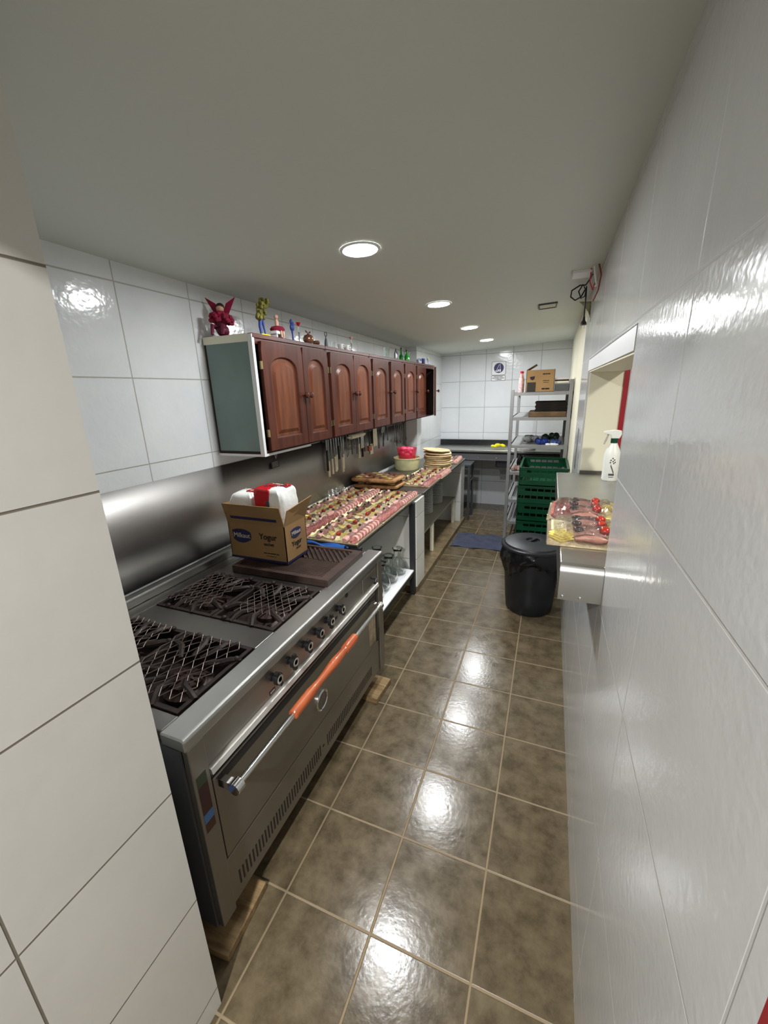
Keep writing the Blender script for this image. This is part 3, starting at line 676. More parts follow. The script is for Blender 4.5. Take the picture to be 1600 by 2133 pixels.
dup(pB, (-1.255, 3.315, z2), 0, 'wrapped cold cut platter just past the bare worktop corner', G)
dup(pA, (-1.235, 3.70, z2), -1.5, 'wrapped cold cut platter in front of the cream tub', G)
dup(pC, (-1.26, 4.52, z2), 3, 'wrapped cold cut platter at the far end of the dark worktop', G)
q = B(); q.sheet(26, 18, lambda u, v: (-1.590 + .016 + .05 * v + .012 * math.sin(u * 23) * v, 2.62 + u * .30, .842 + .03 * (1 - v) + .014 * math.sin(u * 31 + v * 9) + .010 * math.sin(v * 17 + u * 5)))
tag(q.build('crumpled_film', M_film, smooth=True, angle=180), 'crumpled clear film heaped between the back row platters and steel wall', 'plastic film')
# platters on the right-hand pass-through shelf
def shelf_platter(seed, label, loc, rz):
    rn = random.Random(seed); W, L = .285, .265; zb = .0085
    t = thing('cold_cut_platter', label, 'food platter', loc, rz, G)
    B().box(0, 0, 0, W, L, .008).build('board', M_board, t, bevel=.003)
    def tb(pts, r, m, name):
        q = B(); q.tube(pts, r, 9)
        for v_ in q.v: v_.z = max(v_.z, zb)
        return q.build(name, m, t, smooth=True)
    if seed == 1:
        for k in range(3):
            q = B(); q.prism([(-.03, -.03), (.03, -.03), (.03, .03), (-.03, .03)], 0, .003, T(.048, .055 + k * .012, zb + .003 + k * .0045) @ rot('Z', 38 + 6 * k) @ rot('X', 3)); q.build('cheese_slice', M_cheese, t)
        for k in range(6):
            q = B(); q.box(-.026, -.010, 0, .026, .010, .0028, T(.040, .125 + k * .020, zb + .007) @ rot('X', 24)); q.build('cheese_slice', M_cheese2, t)
    else:
        for k in range(8):
            q = B(); q.lathe([(.001, 0), (.028, 0), (.028, .0026), (.001, .0026)], (0, 0, 0), 18, T(.04 + .02 * (k % 2), .04 + k * .026, zb + .010) @ rot('X', 24))
            for v_ in q.v: v_.z = max(v_.z, zb)
            q.build('salami_slice', M_salami, t, smooth=True)
    for k in range(7):
        y = .030 + k * .034; z = zb + .013
        tb([(.088, y, z), (.12, y + .004, z + .004), (.155, y - .003, z + .003), (.185, y + .002, z)], [.010, .016, .016, .011], M_ham if k % 3 else M_cured, 'ham_roll')
    for (x, y) in ((.100, .075), (.098, .145), (.102, .215)):
        B().ball((x, y, zb + .033), .0115, 1.5, 1, .9, 12, 8).build('olive', M_olive, t, smooth=True)
    for (x, y) in ((.182, .075), (.178, .135), (.180, .205)):
        B().ball((x, y, zb + .034), .0175, 1, 1, .95, 16, 10).build('cherry_tomato', M_tomato, t, smooth=True)
    for k in range(12):
        q = B(); q.box(-.013, -.011, 0, .013, .011, .016, T(.222 + .030 * (k % 2), .03 + k * .0185, zb + .002 + .004 * (k % 3)) @ rot('Z', rn.uniform(-40, 40)) @ rot('X', rn.uniform(-10, 10))); q.build('cheese_cube', M_cheese2 if k % 4 else M_cheese, t, bevel=.002)
    def fs(u, v):
        e = min(u, 1 - u, v, 1 - v)
        z = .003 if e < .02 else (.018 if e < .08 else .034 + .007 * math.sin(u * 15 + seed) * math.sin(v * 11) + .004 * math.sin(v * 27 + u * 9) + (.016 if e > .2 else .006))
        return (-.003 + u * (W + .006), -.003 + v * (L + .006), z)
    B().sheet(26, 26, fs).build('cling_film', M_film, t, smooth=True, angle=180)
    return t
shelf_platter(1, 'wrapped cold cut platter with cheese fan, nearest the camera on right steel shelf', (.022, 1.405, 1.0935), 0)
shelf_platter(2, 'wrapped cold cut platter with salami, lying just behind another on right steel shelf', (.018, 1.69, 1.0935), -3)

# thick loaves with toppings, stacked
def loaf(label, loc, rz):
    t = thing('topped_flatbread', label, 'bread', loc, rz, 'thick topped flatbreads')
    def sup(u, v):
        a = -PI + 2 * PI * u; e = -PI / 2 + PI * v; f = lambda c, p: math.copysign(abs(c) ** p, c)
        w = 1 + .012 * math.sin(7 * a) + .01 * math.sin(3 * a)
        return (.215 * w * f(math.cos(e), .3) * f(math.cos(a), .25), .145 * w * f(math.cos(e), .3) * f(math.sin(a), .25), .021 + .021 * f(math.sin(e), .6))
    B().sheet(52, 16, sup).build('crust', M_crustD, t, smooth=True)
    rn = random.Random(len(label))
    for i in range(5):
        for j in range(4):
            x = -.14 + i * .07; y = -.09 + j * .06; kk = (i + j) % 4
            if kk == 0: B().box(-.025, -.02, .040, .025, .02, .046, T(x, y, 0) @ rot('Z', rn.uniform(-30, 30))).build('cheese_slice', M_cheese, t, bevel=.001)
            elif kk == 1: B().ball((x, y, .044), .02, 1.3, .9, .4, 10, 6).build('ham_slice', M_ham, t, smooth=True)
            elif kk == 2: B().ball((x, y, .046), .012, 1, 1, .8, 10, 8).build('tomato_half', M_tomato, t, smooth=True)
            else: B().ball((x, y, .044), .021, 1.1, 1.1, .35, 10, 6).build('cured_slice', M_cured, t, smooth=True)
    B().sheet(24, 20, lambda u, v: (-.19 + .38 * u, -.135 + .27 * v, .054 + .004 * math.sin(u * 15) * math.sin(v * 12))).build('cling_film', M_film, t, smooth=True, angle=180)
    return t
l0 = loaf('thick topped flatbread at the bottom, under the tilted one', (-1.378, 3.27, .8062), 2)
dup(l0, (-1.378, 3.24, .866), -1, 'thick topped flatbread on top of another, by the steel wall', 'thick topped flatbreads')

# tub with pink bag, pizza bases
t = thing('plastic_tub', 'cream round plastic tub holding a red bowl, beside pizza bases', 'tub', (-1.41, 4.13, .8056))
B().lathe([(.001, 0), (.125, 0), (.13, .01), (.140, .115), (.147, .118), (.147, .128), (.138, .128), (.126, .012), (.001, .012)], n=40, cap=False).build('bowl', M_tub, t, smooth=True)
t = thing('red_basket', 'red plastic bowl on the cream tub, full of pink bags', 'bowl', (-1.41, 4.13, .906))
B().lathe([(.001, 0), (.082, 0), (.105, .13), (.109, .13), (.088, -.001 + .004), (.001, .004)], n=32, cap=False).build('bowl', M_redc, t, smooth=True)
rn = random.Random(5); q = B()
for k in range(14): q.ball((rn.uniform(-.05, .05), rn.uniform(-.05, .05), .05 + rn.uniform(0, .06)), rn.uniform(.025, .04), 1, 1, .8, 10, 8)
tag(q.build('pink_plastic_bag', M_pink, smooth=True), 'crumpled pink plastic bags filling the red bowl', 'plastic bag').location = (-1.41, 4.13, .912)
cm = []
for k in range(9):
    rn = random.Random(k + 20)
    if k < 3:
        q = B()
        def fn(u, v, k=k):
            a = 2 * PI * u; rr = (.150 + .005 * math.sin(3 * a + k * 2) + .004 * math.sin(7 * a + k))
            pr = [(.0, .010), (.3, .011), (.6, .011), (.8, .013), (.92, .0185), (1.0, .013), (.99, .004), (.9, .0), (.5, 0), (0, 0)]
            i = min(int(v * 9 + 1e-6), 9); return (rr * pr[i][0] * math.cos(a), rr * pr[i][0] * math.sin(a), pr[i][1])
        q.sheet(40, 9, fn); o = q.build('pizza_base', M_crust, smooth=True, angle=60); cm.append(o)
    else: o = cm[k % 3].copy(); COL.objects.link(o)
    tilt = 0 if k < 7 else (3 if k == 7 else -5)
    o.location = (-1.115 + rn.uniform(-.012, .012), 4.30 + rn.uniform(-.012, .012), .8065 + k * .0205 + (.016 if k == 8 else 0) + (.008 if k == 7 else 0)); o.rotation_euler = (0, R(tilt), R(rn.uniform(0, 360)))
    names = ['bottom', 'second lowest', 'third lowest', 'fourth lowest', 'middle', 'fourth highest', 'third highest', 'second highest', 'topmost tilted']
    tag(o, names[k] + ' pale round pizza base of the stack on the worktop', 'pizza base', 'stacked pizza bases')

# ------------------------------------------------------------------ wall cabinets
CX0, CXF = -1.592, -1.305   # carcass depth
CZ0, CZ1 = 1.335, 1.895
def arch_pts(w, h, rise, n=14):
    pts = [(-w / 2, 0), (w / 2, 0)]
    for i in range(n + 1):
        a = PI * i / n; pts.append((w / 2 * math.cos(a), h - rise + rise * (math.sin(a) ** .8)))
    return pts
def door_mesh(w, h):
    q = B(); st_ = .058 if w > .3 else .05
    ap = arch_pts(w - 2 * st_, h - 2 * st_ - .005, .07); n = len(ap)
    inner = [(x, y + st_) for x, y in ap]
    # outer loop matched to the inner one
    outer = []
    for (x, y) in inner:
        outer.append((x, y))
    out2 = []
    cx, cy = 0, h / 2
    for i, (x, y) in enumerate(inner):
        if i == 0: out2.append((-w / 2, 0))
        elif i == 1: out2.append((w / 2, 0))
        else:
            k = i - 2; N = n - 2 - 1; f = k / N
            per = [(w / 2, h * .72), (w / 2, h), (-w / 2, h), (-w / 2, h * .72)]
            if f < .2: p = (w / 2, h * .72 + h * .28 * f / .2)
            elif f > .8: p = (-w / 2, h * .72 + h * .28 * (1 - f) / .2)
            else: p = (w / 2 - w * (f - .2) / .6, h)
            out2.append(p)
    t0, t1 = 0.0, .020
    c = (0, h * .5)
    def ring(pts, s, z): return [(c[0] + (x - c[0]) * s, c[1] + (y - c[1]) * s, z) for x, y in pts]
    def inset(pts, d, z):
        r = []
        wi = max(p[0] for p in pts); hb = min(p[1] for p in pts); ht = max(p[1] for p in pts)
        sx = (wi - d) / wi; sy = (ht - hb - 2 * d) / (ht - hb); my = (ht + hb) / 2
        return [(x * sx, my + (y - my) * sy, z) for x, y in pts]
    rings = [[(x, y, t0) for x, y in out2], [(x, y, t1) for x, y in out2], [(x, y, t1) for x, y in inner], inset(inner, .006, t1 - .011)]
    def loft(q_, rings, capf, capb):
        vs = [p for r_ in rings for p in r_]; fs = []
        for k in range(len(rings) - 1):
            for i in range(n): fs.append((k * n + i, k * n + (i + 1) % n, (k + 1) * n + (i + 1) % n, (k + 1) * n + i))
        if capf: fs.append(tuple(range((len(rings) - 1) * n, len(rings) * n)))
        if capb: fs.append(tuple(reversed(range(n))))
        return q_.add(vs, fs)
    loft(q, rings, True, True)
    q2 = loft(B(), [inset(inner, .0062, t1 - .0109), inset(inner, .0065, t1 - .0100), inset(inner, .020, t1 - .0100), inset(inner, .038, t1 - .001)], True, True)
    return q, q2
# door local axes: u = +y (world), v = z, w = +x
MD = Matrix(((0, 0, 1, 0), (1, 0, 0, 0), (0, 1, 0, 0), (0, 0, 0, 1)))
def add_door(unit, ya, yb, knob_side, hinge_side):
    w = yb - ya - .004; h = CZ1 - CZ0 - .045; M_ = T(CXF + .002, (ya + yb) / 2, CZ0 + .012) @ MD
    q = B(); src, src2 = door_mesh(w, h); q.add(src.v, src.f, M_); d = P(q, 'door', M_wood, unit, bevel=.0015)
    P(B().add(src2.v, src2.f, M_), 'raised_panel', M_wood2, d, bevel=.001)
    ky = yb - .022 if knob_side > 0 else ya + .022
    P(B().lathe([(.005, 0), (.005, .014), (.014, .019), (.017, .027), (.013, .035), (.001, .038)], (0, 0, 0), 16, T(CXF + .022, ky, 1.612) @ rot('Y', 90)), 'knob', M_wood, d, smooth=True)
    hy = ya if hinge_side < 0 else yb
    for z in (CZ0 + .10, CZ0 + .42):
        q = B(); q.box(CXF + .004, hy - .0025, z - .018, CXF + .0225, hy + .0025, z + .018)
        P(q, 'hinge', mat('brass_hinge', S(170, 150, 110), .3, .9) if 'brass_hinge' not in bpy.data.materials else bpy.data.materials['brass_hinge'], d)
    return d
def cabinet(label, y0, y1, doors, first=False, xback=CX0, open_last=False):
    u = thing('wall_cabinet', label, 'cabinet', ((CX0 + CXF) / 2, (y0 + y1) / 2, CZ0), 0, 'arched door cabinets on the left wall')
    y0 += .0008; y1 -= .0008
    b = B(); t_ = .016
    b.box(xback, y0, CZ0, CXF, y0 + t_, CZ1 - .02); b.box(xback, y1 - t_, CZ0, CXF, y1, CZ1 - .02); b.box(xback, y0 + t_, CZ0, CXF - .002, y1 - t_, CZ0 + t_)
    b.box(xback, y0 + t_, CZ0 + t_, xback + .006, y1 - t_, CZ1 - .02)
    P(b, 'carcass', M_inner if not first else M_inner, u)
    P(B().box(xback, y0, CZ1 - .02, CXF + .006, y1, CZ1), 'top_board', M_woodD, u, bevel=.002)
    P(B().box(CXF - .014, y0 + t_, CZ1 - .045, CXF, y1 - t_, CZ1 - .0205), 'front_rail', M_woodD, u)
    if first:
        P(B().box(xback + .012, y0 - .0025, CZ0 + .014, CXF - .02, y0 - .0005, CZ1 - .034), 'side_panel', M_teal, u)
        b = B(); b.box(CXF - .020, y0 - .005, CZ0 - .012, CXF + .004, y0 + .012, CZ1 - .004); P(b, 'edge_strip', M_white, u)
        b = B(); b.box(xback, y0 - .005, CZ1 - .036, CXF - .021, y0 - .0028, CZ1 - .002); P(b, 'top_strip', M_cream, u)
        b = B(); b.box(xback, y0 - .005, CZ0 - .012, CXF - .021, y0 + .012, CZ0 + .012 - .0125); P(b, 'bottom_strip', M_white, u)
        b = B(); b.box(CXF - .015, y0 + .013, CZ0 - .012, CXF + .001, y0 + .43, CZ0 - .0005); P(b, 'lower_batten', M_white, u)
    for (ya, yb, ks, hs) in doors: add_door(u, ya, yb, ks, hs)
    return u
cabinet('first wall cabinet with grey-green side panel, nearest the camera', 1.635, 2.305, [(1.665, 2.015, 1, -1), (2.015, 2.295, -1, 1)], first=True)
cabinet('second two door wall cabinet from the camera', 2.305, 2.965, [(2.325, 2.655, 1, -1), (2.655, 2.955, -1, 1)])
cabinet('third wall cabinet, a dark gap beside its nearer door', 2.965, 3.725, [(2.985, 3.325, 1, -1), (3.375, 3.715, -1, 1)])
cabinet('narrow one door wall cabinet between third and last', 3.725, 4.095, [(3.745, 4.08, 1, -1)])
u5 = cabinet('last wall cabinet, one of its doors standing open', 4.095, 4.84, [(4.115, 4.445, 1, -1)], xback=-1.458)
# its open door, hinged at the far side and swung out
q = B(); src, src2 = door_mesh(.35, CZ1 - CZ0 - .045)
M_ = T(CXF + .006, 4.825, CZ0 + .012) @ rot('Z', 15.5) @ T(0, -.175, 0) @ MD
q.add(src.v, src.f, M_); d = P(q, 'door', M_wood, u5, bevel=.0015); P(B().add(src2.v, src2.f, M_), 'raised_panel', M_wood2, d)
P(B().lathe([(.005, 0), (.005, .014), (.014, .019), (.017, .027), (.013, .035), (.001, .038)], (0, 0, 0), 16, T(CXF + .006, 4.825, CZ0 + .012) @ rot('Z', 15.5) @ T(.022, -.328, .265) @ rot('Y', 90)), 'knob', M_wood, d, smooth=True)

# ------------------------------------------------------------------ ornaments on top of the cabinets
ZT = CZ1 + .0005
OG = 'ornaments on the wall cabinets'
t = thing('fairy_doll', 'winged magenta fairy doll sitting on the nearest cabinet corner', 'figurine', (-1.505, 1.68, ZT), -62, OG)
q = B(); q.ball((0, 0, .025), .025, 1.2, 1, 1); q.ball((0, 0, .06), .022, 1, .9, 1.4); q.tube([(.0, -.01, .03), (.03, -.03, .04), (.045, -.03, .003)], [.010, .009, .006], 8); q.tube([(.0, .01, .03), (.035, .01, .04), (.05, .01, .003)], [.010, .009, .006], 8); q.build('body', M_magenta2, t, smooth=True)
q = B(); rn = random.Random(8)
for k in range(80):
    a = rn.uniform(0, 2 * PI); e = rn.uniform(-.5, 1.0); rr = rn.uniform(.02, .044)
    q.ball((rr * math.cos(a) * math.cos(e), rr * math.sin(a) * math.cos(e), .068 + rr * .7 * math.sin(e)), .010, 1, 1, 1, 6, 4)
q.build('dress', M_magenta, t, smooth=True)
B().ball((0, 0, .112), .015, 1, 1, 1.15).build('head', M_skin, t, smooth=True); B().ball((-.003, 0, .118), .0165, 1, 1, 1).build('hair', M_hair, t, smooth=True)
for s_ in (-1, 1):
    q = B(); q.prism([(0, 0), (.018 * s_, -.01), (.058 * s_, .075), (.02 * s_, .05)], 0, .003, T(-.02, 0, .085) @ rot('Z', 90) @ rot('X', 90)); q.build('wing', M_magenta, t)
t.scale = (1.22, 1.22, 1.12)
t = thing('feather_figurine', 'figurine with a tall olive feather and blue legs on the cabinets', 'figurine', (-1.335, 1.76, ZT), 0, OG)
q = B()
for k in range(5): z = .085 + k * .018; q.ball((0, .006 * k - .008 + .003 * k * k, z), .022 - .002 * k, .6, 1, 1, 10, 8)
rn = random.Random(4)
for k in range(60):
    h_ = rn.random(); q.ball((rn.uniform(-.016, .016), .004 + .035 * h_ * h_ + rn.uniform(-.022, .022), .078 + .088 * h_), .009, 1, 1, 1.2, 6, 4)
q.ball((0, .055, .168), .012, .5, 2.4, .5); q.build('feather', M_feath, t, smooth=True)
q = B(); q.tube([(0, -.006, .08), (0, -.012, .04), (.004, -.012, .004)], [.009, .008, .006], 8); q.tube([(0, .008, .08), (0, .016, .04), (.004, .02, .004)], [.007, .005, .004], 8); q.ball((0, 0, .08), .014, 1, 1.2, 1); q.build('legs', M_royal, t, smooth=True)
B().box(-.02, -.035, 0, .025, .03, .006).build('base', M_yel, t, bevel=.002)
t = thing('ballerina_figurine', 'ballerina figurine in red tutu sitting on a white bench', 'figurine', (-1.335, 1.885, ZT), 0, OG)
B().box(-.022, -.038, .018, .022, .032, .034).build('bench', M_white, t, bevel=.003)
q = B(); q.box(-.018, -.034, 0, .018, -.026, .018); q.box(-.018, .02, 0, .018, .028, .018); q.build('bench_leg', M_white, t)
q = B(); q.lathe([(.001, .04), (.034, .035), (.038, .045), (.030, .055), (.012, .06), (.001, .062)], n=20, cap=False); q.build('tutu', M_magenta, t, smooth=True)
q = B(); q.tube([(0, 0, .05), (0, 0, .08), (0, -.002, .092)], [.009, .010, .005], 10); q.ball((0, -.002, .102), .011); q.tube([(.01, -.006, .04), (.028, -.008, .04), (.03, -.008, .003)], [.006, .005, .004], 8); q.tube([(.01, .006, .04), (.028, .008, .04), (.03, .012, .003)], [.006, .005, .004], 8); q.build('body', M_skin, t, smooth=True)
t = thing('blue_figurine', 'small slim all blue figurine on the cabinets', 'figurine', (-1.335, 2.02, ZT), 0, OG)
q = B(); q.tube([(0, 0, 0), (0, 0, .03), (0, -.003, .06)], [.005, .004, .006], 8); q.ball((0, 0, .07), .014, .8, 1.1, 1.4); q.ball((0, -.006, .098), .008, 1, 1, 1.6); q.ball((0, .012, .085), .008, .6, 1, 1.8); q.lathe([(.014, 0), (.014, .004), (.001, .006)], n=14); q.build('body', M_royal, t, smooth=True)
def glass_flower(y, hgt, label, col, x=-1.345):
    t = thing('glass_flower', label, 'ornament', (x, y, ZT), 0, OG)
    B().lathe([(.016, 0), (.013, .004), (.004, .012), (.003, hgt * .5), (.007, hgt * .55), (.004, hgt * .7), (.003, hgt * .8)], n=14).build('stem', M_glass, t, smooth=True)
    B().lathe([(.001, hgt * .8), (.010, hgt * .88), (.014, hgt * .97), (.008, hgt * .93), (.001, hgt * .9)], n=12, cap=False).build('flower', col, t, smooth=True)
glass_flower(2.185, .125, 'tall glass stem with a red flower behind the copper pot', M_redt, -1.40)
t = thing('copper_pot', 'small shiny copper coloured pot with curled stems on the cabinets', 'ornament', (-1.33, 2.17, ZT), 0, OG)
B().lathe([(.001, 0), (.018, 0), (.030, .016), (.031, .030), (.022, .045), (.010, .050), (.001, .048)], n=20, cap=False).build('pot', M_copper, t, smooth=True)
q = B()
for s_ in (-1, 1): q.tube([(0, 0, .045), (0, .01 * s_, .062), (0, .024 * s_, .068), (0, .020 * s_, .058)], .0028, 6)
q.build('stems', M_copper, t, smooth=True)
t = thing('copper_bowl', 'tiny brown copper bowl beside the copper pot', 'ornament', (-1.33, 2.255, ZT), 0, OG)
B().lathe([(.001, 0), (.014, 0), (.022, .012), (.018, .024), (.001, .024)], n=18, cap=False).build('bowl', M_copper, t, smooth=True)
t = thing('bottle_opener', 'upright metal bottle opener with heart shaped loop on the cabinets', 'bottle opener', (-1.33, 2.375, ZT), 0, OG)
B().lathe([(.011, 0), (.011, .02), (.008, .04), (.004, .05), (.003, .058)], n=12).build('handle', M_dgrey, t, smooth=True)
B().tube([(0, .014 * math.sin(a), .072 + .013 * math.cos(a) + .004 * abs(math.sin(a))) for a in [k * 2 * PI / 16 for k in range(16)]], .0025, 6, closed=True).build('loop', M_dgrey, t, smooth=True)
def cup(y, label):
    t = thing('small_cup', label, 'cup', (-1.335, y, ZT), 0, OG)
    B().lathe([(.001, 0), (.016, 0), (.021, .012), (.021, .034), (.018, .034), (.017, .006), (.001, .004)], n=20, cap=False).build('bowl', M_plate, t, smooth=True)
    B().tube([(.02, 0, .028), (.031, 0, .026), (.031, 0, .014), (.02, 0, .010)], .0025, 6).build('handle', M_plate, t, smooth=True)
cup(2.575, 'small white cup nearer the bottle opener'); cup(2.665, 'small white cup nearer the pink glass flower')
glass_flower(2.76, .10, 'glass stem with pale pink flower beside the white cups', mat('pale_pink_glass', S(214, 150, 140), .2))
t = thing('shot_glass', 'tiny clear shot glass alone between opener and cups', 'glass', (-1.335, 2.475, ZT), 0, OG)
B().lathe([(.001, 0), (.010, 0), (.013, .038), (.0115, .038), (.009, .006), (.001, .006)], n=18, cap=False).build('bowl', M_glass, t, smooth=True)
def tumbler(x, y, h, label):
    t = thing('drinking_glass', label, 'glass', (x, y, ZT), 0, OG)
    B().lathe([(.001, 0), (.018, 0), (.024, h), (.022, h), (.016, .005), (.001, .005)], n=20, cap=False).build('bowl', M_glass, t, smooth=True)
tumbler(-1.34, 3.42, .085, 'clear tumbler nearest the copper ornaments on the third cabinet'); tumbler(-1.37, 3.51, .09, 'clear tumbler just behind another on the third cabinet')
t = thing('glass_bell', 'grey glass arch ornament beside the clear tumblers', 'ornament', (-1.34, 3.66, ZT), 0, OG)
B().tube([(0, -.03, 0), (0, -.026, .05), (0, 0, .085), (0, .026, .05), (0, .03, 0)], .007, 8).build('arch', M_dgrey, t, smooth=True); B().ball((0, 0, .03), .018, .6, 1, 1.4).build('figure', M_plate, t, smooth=True)
t = thing('dark_bottle', 'small dark bottle with long neck on the third cabinet', 'bottle', (-1.34, 3.80, ZT), 0, OG)
B().lathe([(.001, 0), (.02, 0), (.022, .035), (.008, .055), (.007, .10), (.009, .10)], n=16).build('body', M_gglass, t, smooth=True); B().lathe([(.009, .1), (.009, .112)], n=12).build('cap', M_dark, t)
t = thing('green_bottle', 'bright green glass bottle on the narrow cabinet', 'bottle', (-1.335, 3.95, ZT), 0, OG)
B().lathe([(.001, 0), (.026, 0), (.028, .04), (.010, .065), (.008, .09)], n=18).build('body', mat('bright_green_glaze', S(24, 130, 40), .15, coat=.5), t, smooth=True); B().lathe([(.009, .09), (.009, .105)], n=12).build('cap', M_dark, t)
tumbler(-1.36, 4.05, .09, 'clear tumbler right beside the bright green bottle')
t = thing('blue_white_jar', 'small blue and white jar on the last cabinet', 'jar', (-1.335, 4.36, ZT), 0, OG)
B().lathe([(.001, 0), (.022, 0), (.03, .02), (.03, .04), (.018, .05), (.001, .05)], n=18, cap=False).build('body', M_blueprint, t, smooth=True)
t = thing('dark_blue_box', 'small dark blue box between two blue and white ornaments', 'box', (-1.335, 4.48, ZT), 0, OG)
B().box(-.02, -.03, 0, .02, .03, .055).build('body', M_navy, t, bevel=.003); B().box(-.021, -.031, .045, .021, .031, .056).build('lid', M_royal, t, bevel=.002)
t = thing('decorated_plate', 'upright blue and white plate with yellow flower on last cabinet', 'ornament', (-1.33, 4.66, ZT), 0, OG)
B().lathe([(.001, 0), (.03, 0), (.042, .006), (.042, .009), (.001, .004)], (0, 0, 0), 24, T(0, 0, .044) @ rot('Y', 80) @ rot('Z', 0), cap=False).build('plate', M_blueprint, t, smooth=True)
B().ball((.012, 0, .06), .012, .4, 1, 1).build('flower', M_yel, t, smooth=True); B().box(-.012, -.02, 0, .012, .02, .004).build('stand', M_white, t)

# ------------------------------------------------------------------ utensils hanging on the steel wall
XU = XL + .008
b = B(); b.box(XU - .0005, 2.66, 1.262, XU + .012, 4.62, 1.290); tag(b.build('utensil_rail', M_dark, bevel=.002), 'dark rail under the cabinets that carries knives and tools', 'rail')
UG = 'kitchen tools hanging on the steel wall'
def knife(y, top, blade, handle, label, m=M_ivory, w=.014, rx=0):
    t = thing('kitchen_knife', label, 'knife', (XU + .020, y, top), 0, UG, rx=rx)
    q = B(); q.prism([(-w * .5, 0), (w * .5, -.02), (w * .6, -blade), (-w * .5, -blade)], -.001, .001, MD); q.build('blade', M_blade, t)
    q = B(); q.prism([(-.008, -blade), (.009, -blade), (.010, -blade - handle * .5), (.0125, -blade - handle), (-.0095, -blade - handle), (-.007, -blade - handle * .5)], -.006, .006, MD); q.build('handle', m, t, bevel=.003)
    return t
kn = [(2.735, .02), (2.775, .01), (2.815, .0), (2.86, -.01), (2.94, .015), (2.985, .0)]
for i, (y, dz) in enumerate(kn):
    nm = ['ivory handled knife nearest the camera on the rail', 'second ivory handled knife from the camera', 'third ivory handled knife from the camera', 'fourth ivory handled knife from the camera', 'fifth ivory handled knife, hanging a little apart', 'sixth and farthest ivory handled knife of the near group'][i]
    knife(y, 1.30, .165 + dz + .01 * (i == 4), .125, nm, rx=(-3, 1, 4, -2, 3, -4)[i], w=.016 + .006 * (i % 2))
knife(2.705, 1.30, .10, .16, 'long black handled knife at the near end of the rail', M_black, w=.022)
knife(2.90, 1.30, .09, .11, 'short black handled knife among the ivory handled ones', M_black)
knife(3.28, 1.24, .06, .13, 'ivory handled knife hanging alone below the tool cluster', M_ivory)
def spoon(y, top, L, label, head='ladle', m=M_steelD, r=.028):
    t = thing({'ladle': 'ladle', 'spatula': 'spatula', 'fork': 'serving_fork', 'whisk': 'whisk'}[head], label, head, (XU + .020, y, top), 0, UG)
    B().tube([(0, 0, 0), (0.002, 0, -L * .5), (0, 0, -L)], [.0045, .0035, .004], 7).build('handle', m, t, smooth=True)
    B().tube([(0, .008 * math.cos(a), .006 + .008 * math.sin(a)) for a in [k * 2 * PI / 12 for k in range(12)]], .0018, 5, closed=True).build('hanging_loop', m, t, smooth=True)
    q = B()
    if head == 'ladle': q.ball((.004, 0, -L - r * .8), r, .35, 1, 1.1, 14, 8)
    elif head == 'spatula': q.box(-.0015, -r, -L - r * 2.4, .0015, r, -L)
    elif head == 'fork':
        for s_ in (-1, 0, 1): q.tube([(0, 0, -L), (0, .010 * s_, -L - .015), (0, .010 * s_, -L - .07)], .002, 5)
    else:
        for k in range(5): a = k * PI / 5; q.tube([(.016 * math.sin(PI * s_ / 8) * math.cos(a), .022 * math.sin(PI * s_ / 8) * math.sin(a), -L - .09 * s_ / 8) for s_ in range(9)], .0012, 5)
    q.build('head', m, t, smooth=True); return t
tools = [(3.04, 1.285, .10, 'whisk', 'wire whisk beside the group of ivory handled knives'), (3.09, 1.285, .09, 'ladle', 'small metal ladle next to the wire whisk'),
         (3.14, 1.285, .11, 'fork', 'three pronged serving fork next to the small ladle'), (3.19, 1.285, .10, 'ladle', 'metal ladle between two serving forks'), (3.235, 1.285, .12, 'fork', 'second serving fork, just past the metal ladle'),
         (3.43, 1.285, .12, 'spatula', 'wide metal spatula above the brown brush'), (3.74, 1.285, .14, 'fork', 'serving fork left of the scissors'),
         (3.98, 1.285, .12, 'ladle', 'metal ladle right of the scissors'), (4.20, 1.285, .16, 'ladle', 'first ladle of the dense far tool group'), (4.26, 1.285, .18, 'fork', 'first fork of the dense far tool group'),
         (4.32, 1.285, .15, 'spatula', 'narrow spatula in the dense far tool group'), (4.38, 1.285, .19, 'ladle', 'middle ladle of the dense far tool group'), (4.44, 1.285, .17, 'whisk', 'wire whisk in the dense far tool group'),
         (4.50, 1.285, .20, 'fork', 'second to last tool on the rail, a serving fork'), (4.57, 1.285, .19, 'ladle', 'farthest ladle on the rail, beside the tiled corner')]
for (y, top, L, hd, lab) in tools: spoon(y, top, L, lab, hd, M_steelD if hd != 'fork' else M_dgrey, .022 if hd != 'spatula' else .026)
t = thing('rolling_pin', 'pale wooden rolling pin hanging flat above the tool cluster', 'rolling pin', (XU + .047, 3.19, 1.262), 0, UG)
B().tube([(0, -.13, 0), (0, .13, 0)], .020, 14).build('barrel', M_ivory, t, smooth=True); B().tube([(0, -.17, 0), (0, .17, 0)], [.009, .009], 10).build('handle', M_ivory, t, smooth=True)
t = thing('dish_brush', 'brush with brown bristles and black handle on the rail', 'brush', (XU + .022, 3.50, 1.285), 0, UG)
B().tube([(0, 0, 0), (0, 0, -.10), (0, .01, -.15)], [.006, .005, .006], 8).build('handle', M_black, t, smooth=True); B().box(-.010, -.025, -.20, .012, .035, -.15).build('bristles', M_orange, t, bevel=.004)
t = thing('cleaver', 'broad grey cleaver hanging above the brown brush', 'cleaver', (XU + .016, 3.36, 1.30), 0, UG)
B().box(-.001, -.03, -.17, .001, .035, -.02).build('blade', M_blade, t); B().box(-.008, -.01, -.25, .008, .012, -.171).build('handle', M_black, t, bevel=.003)
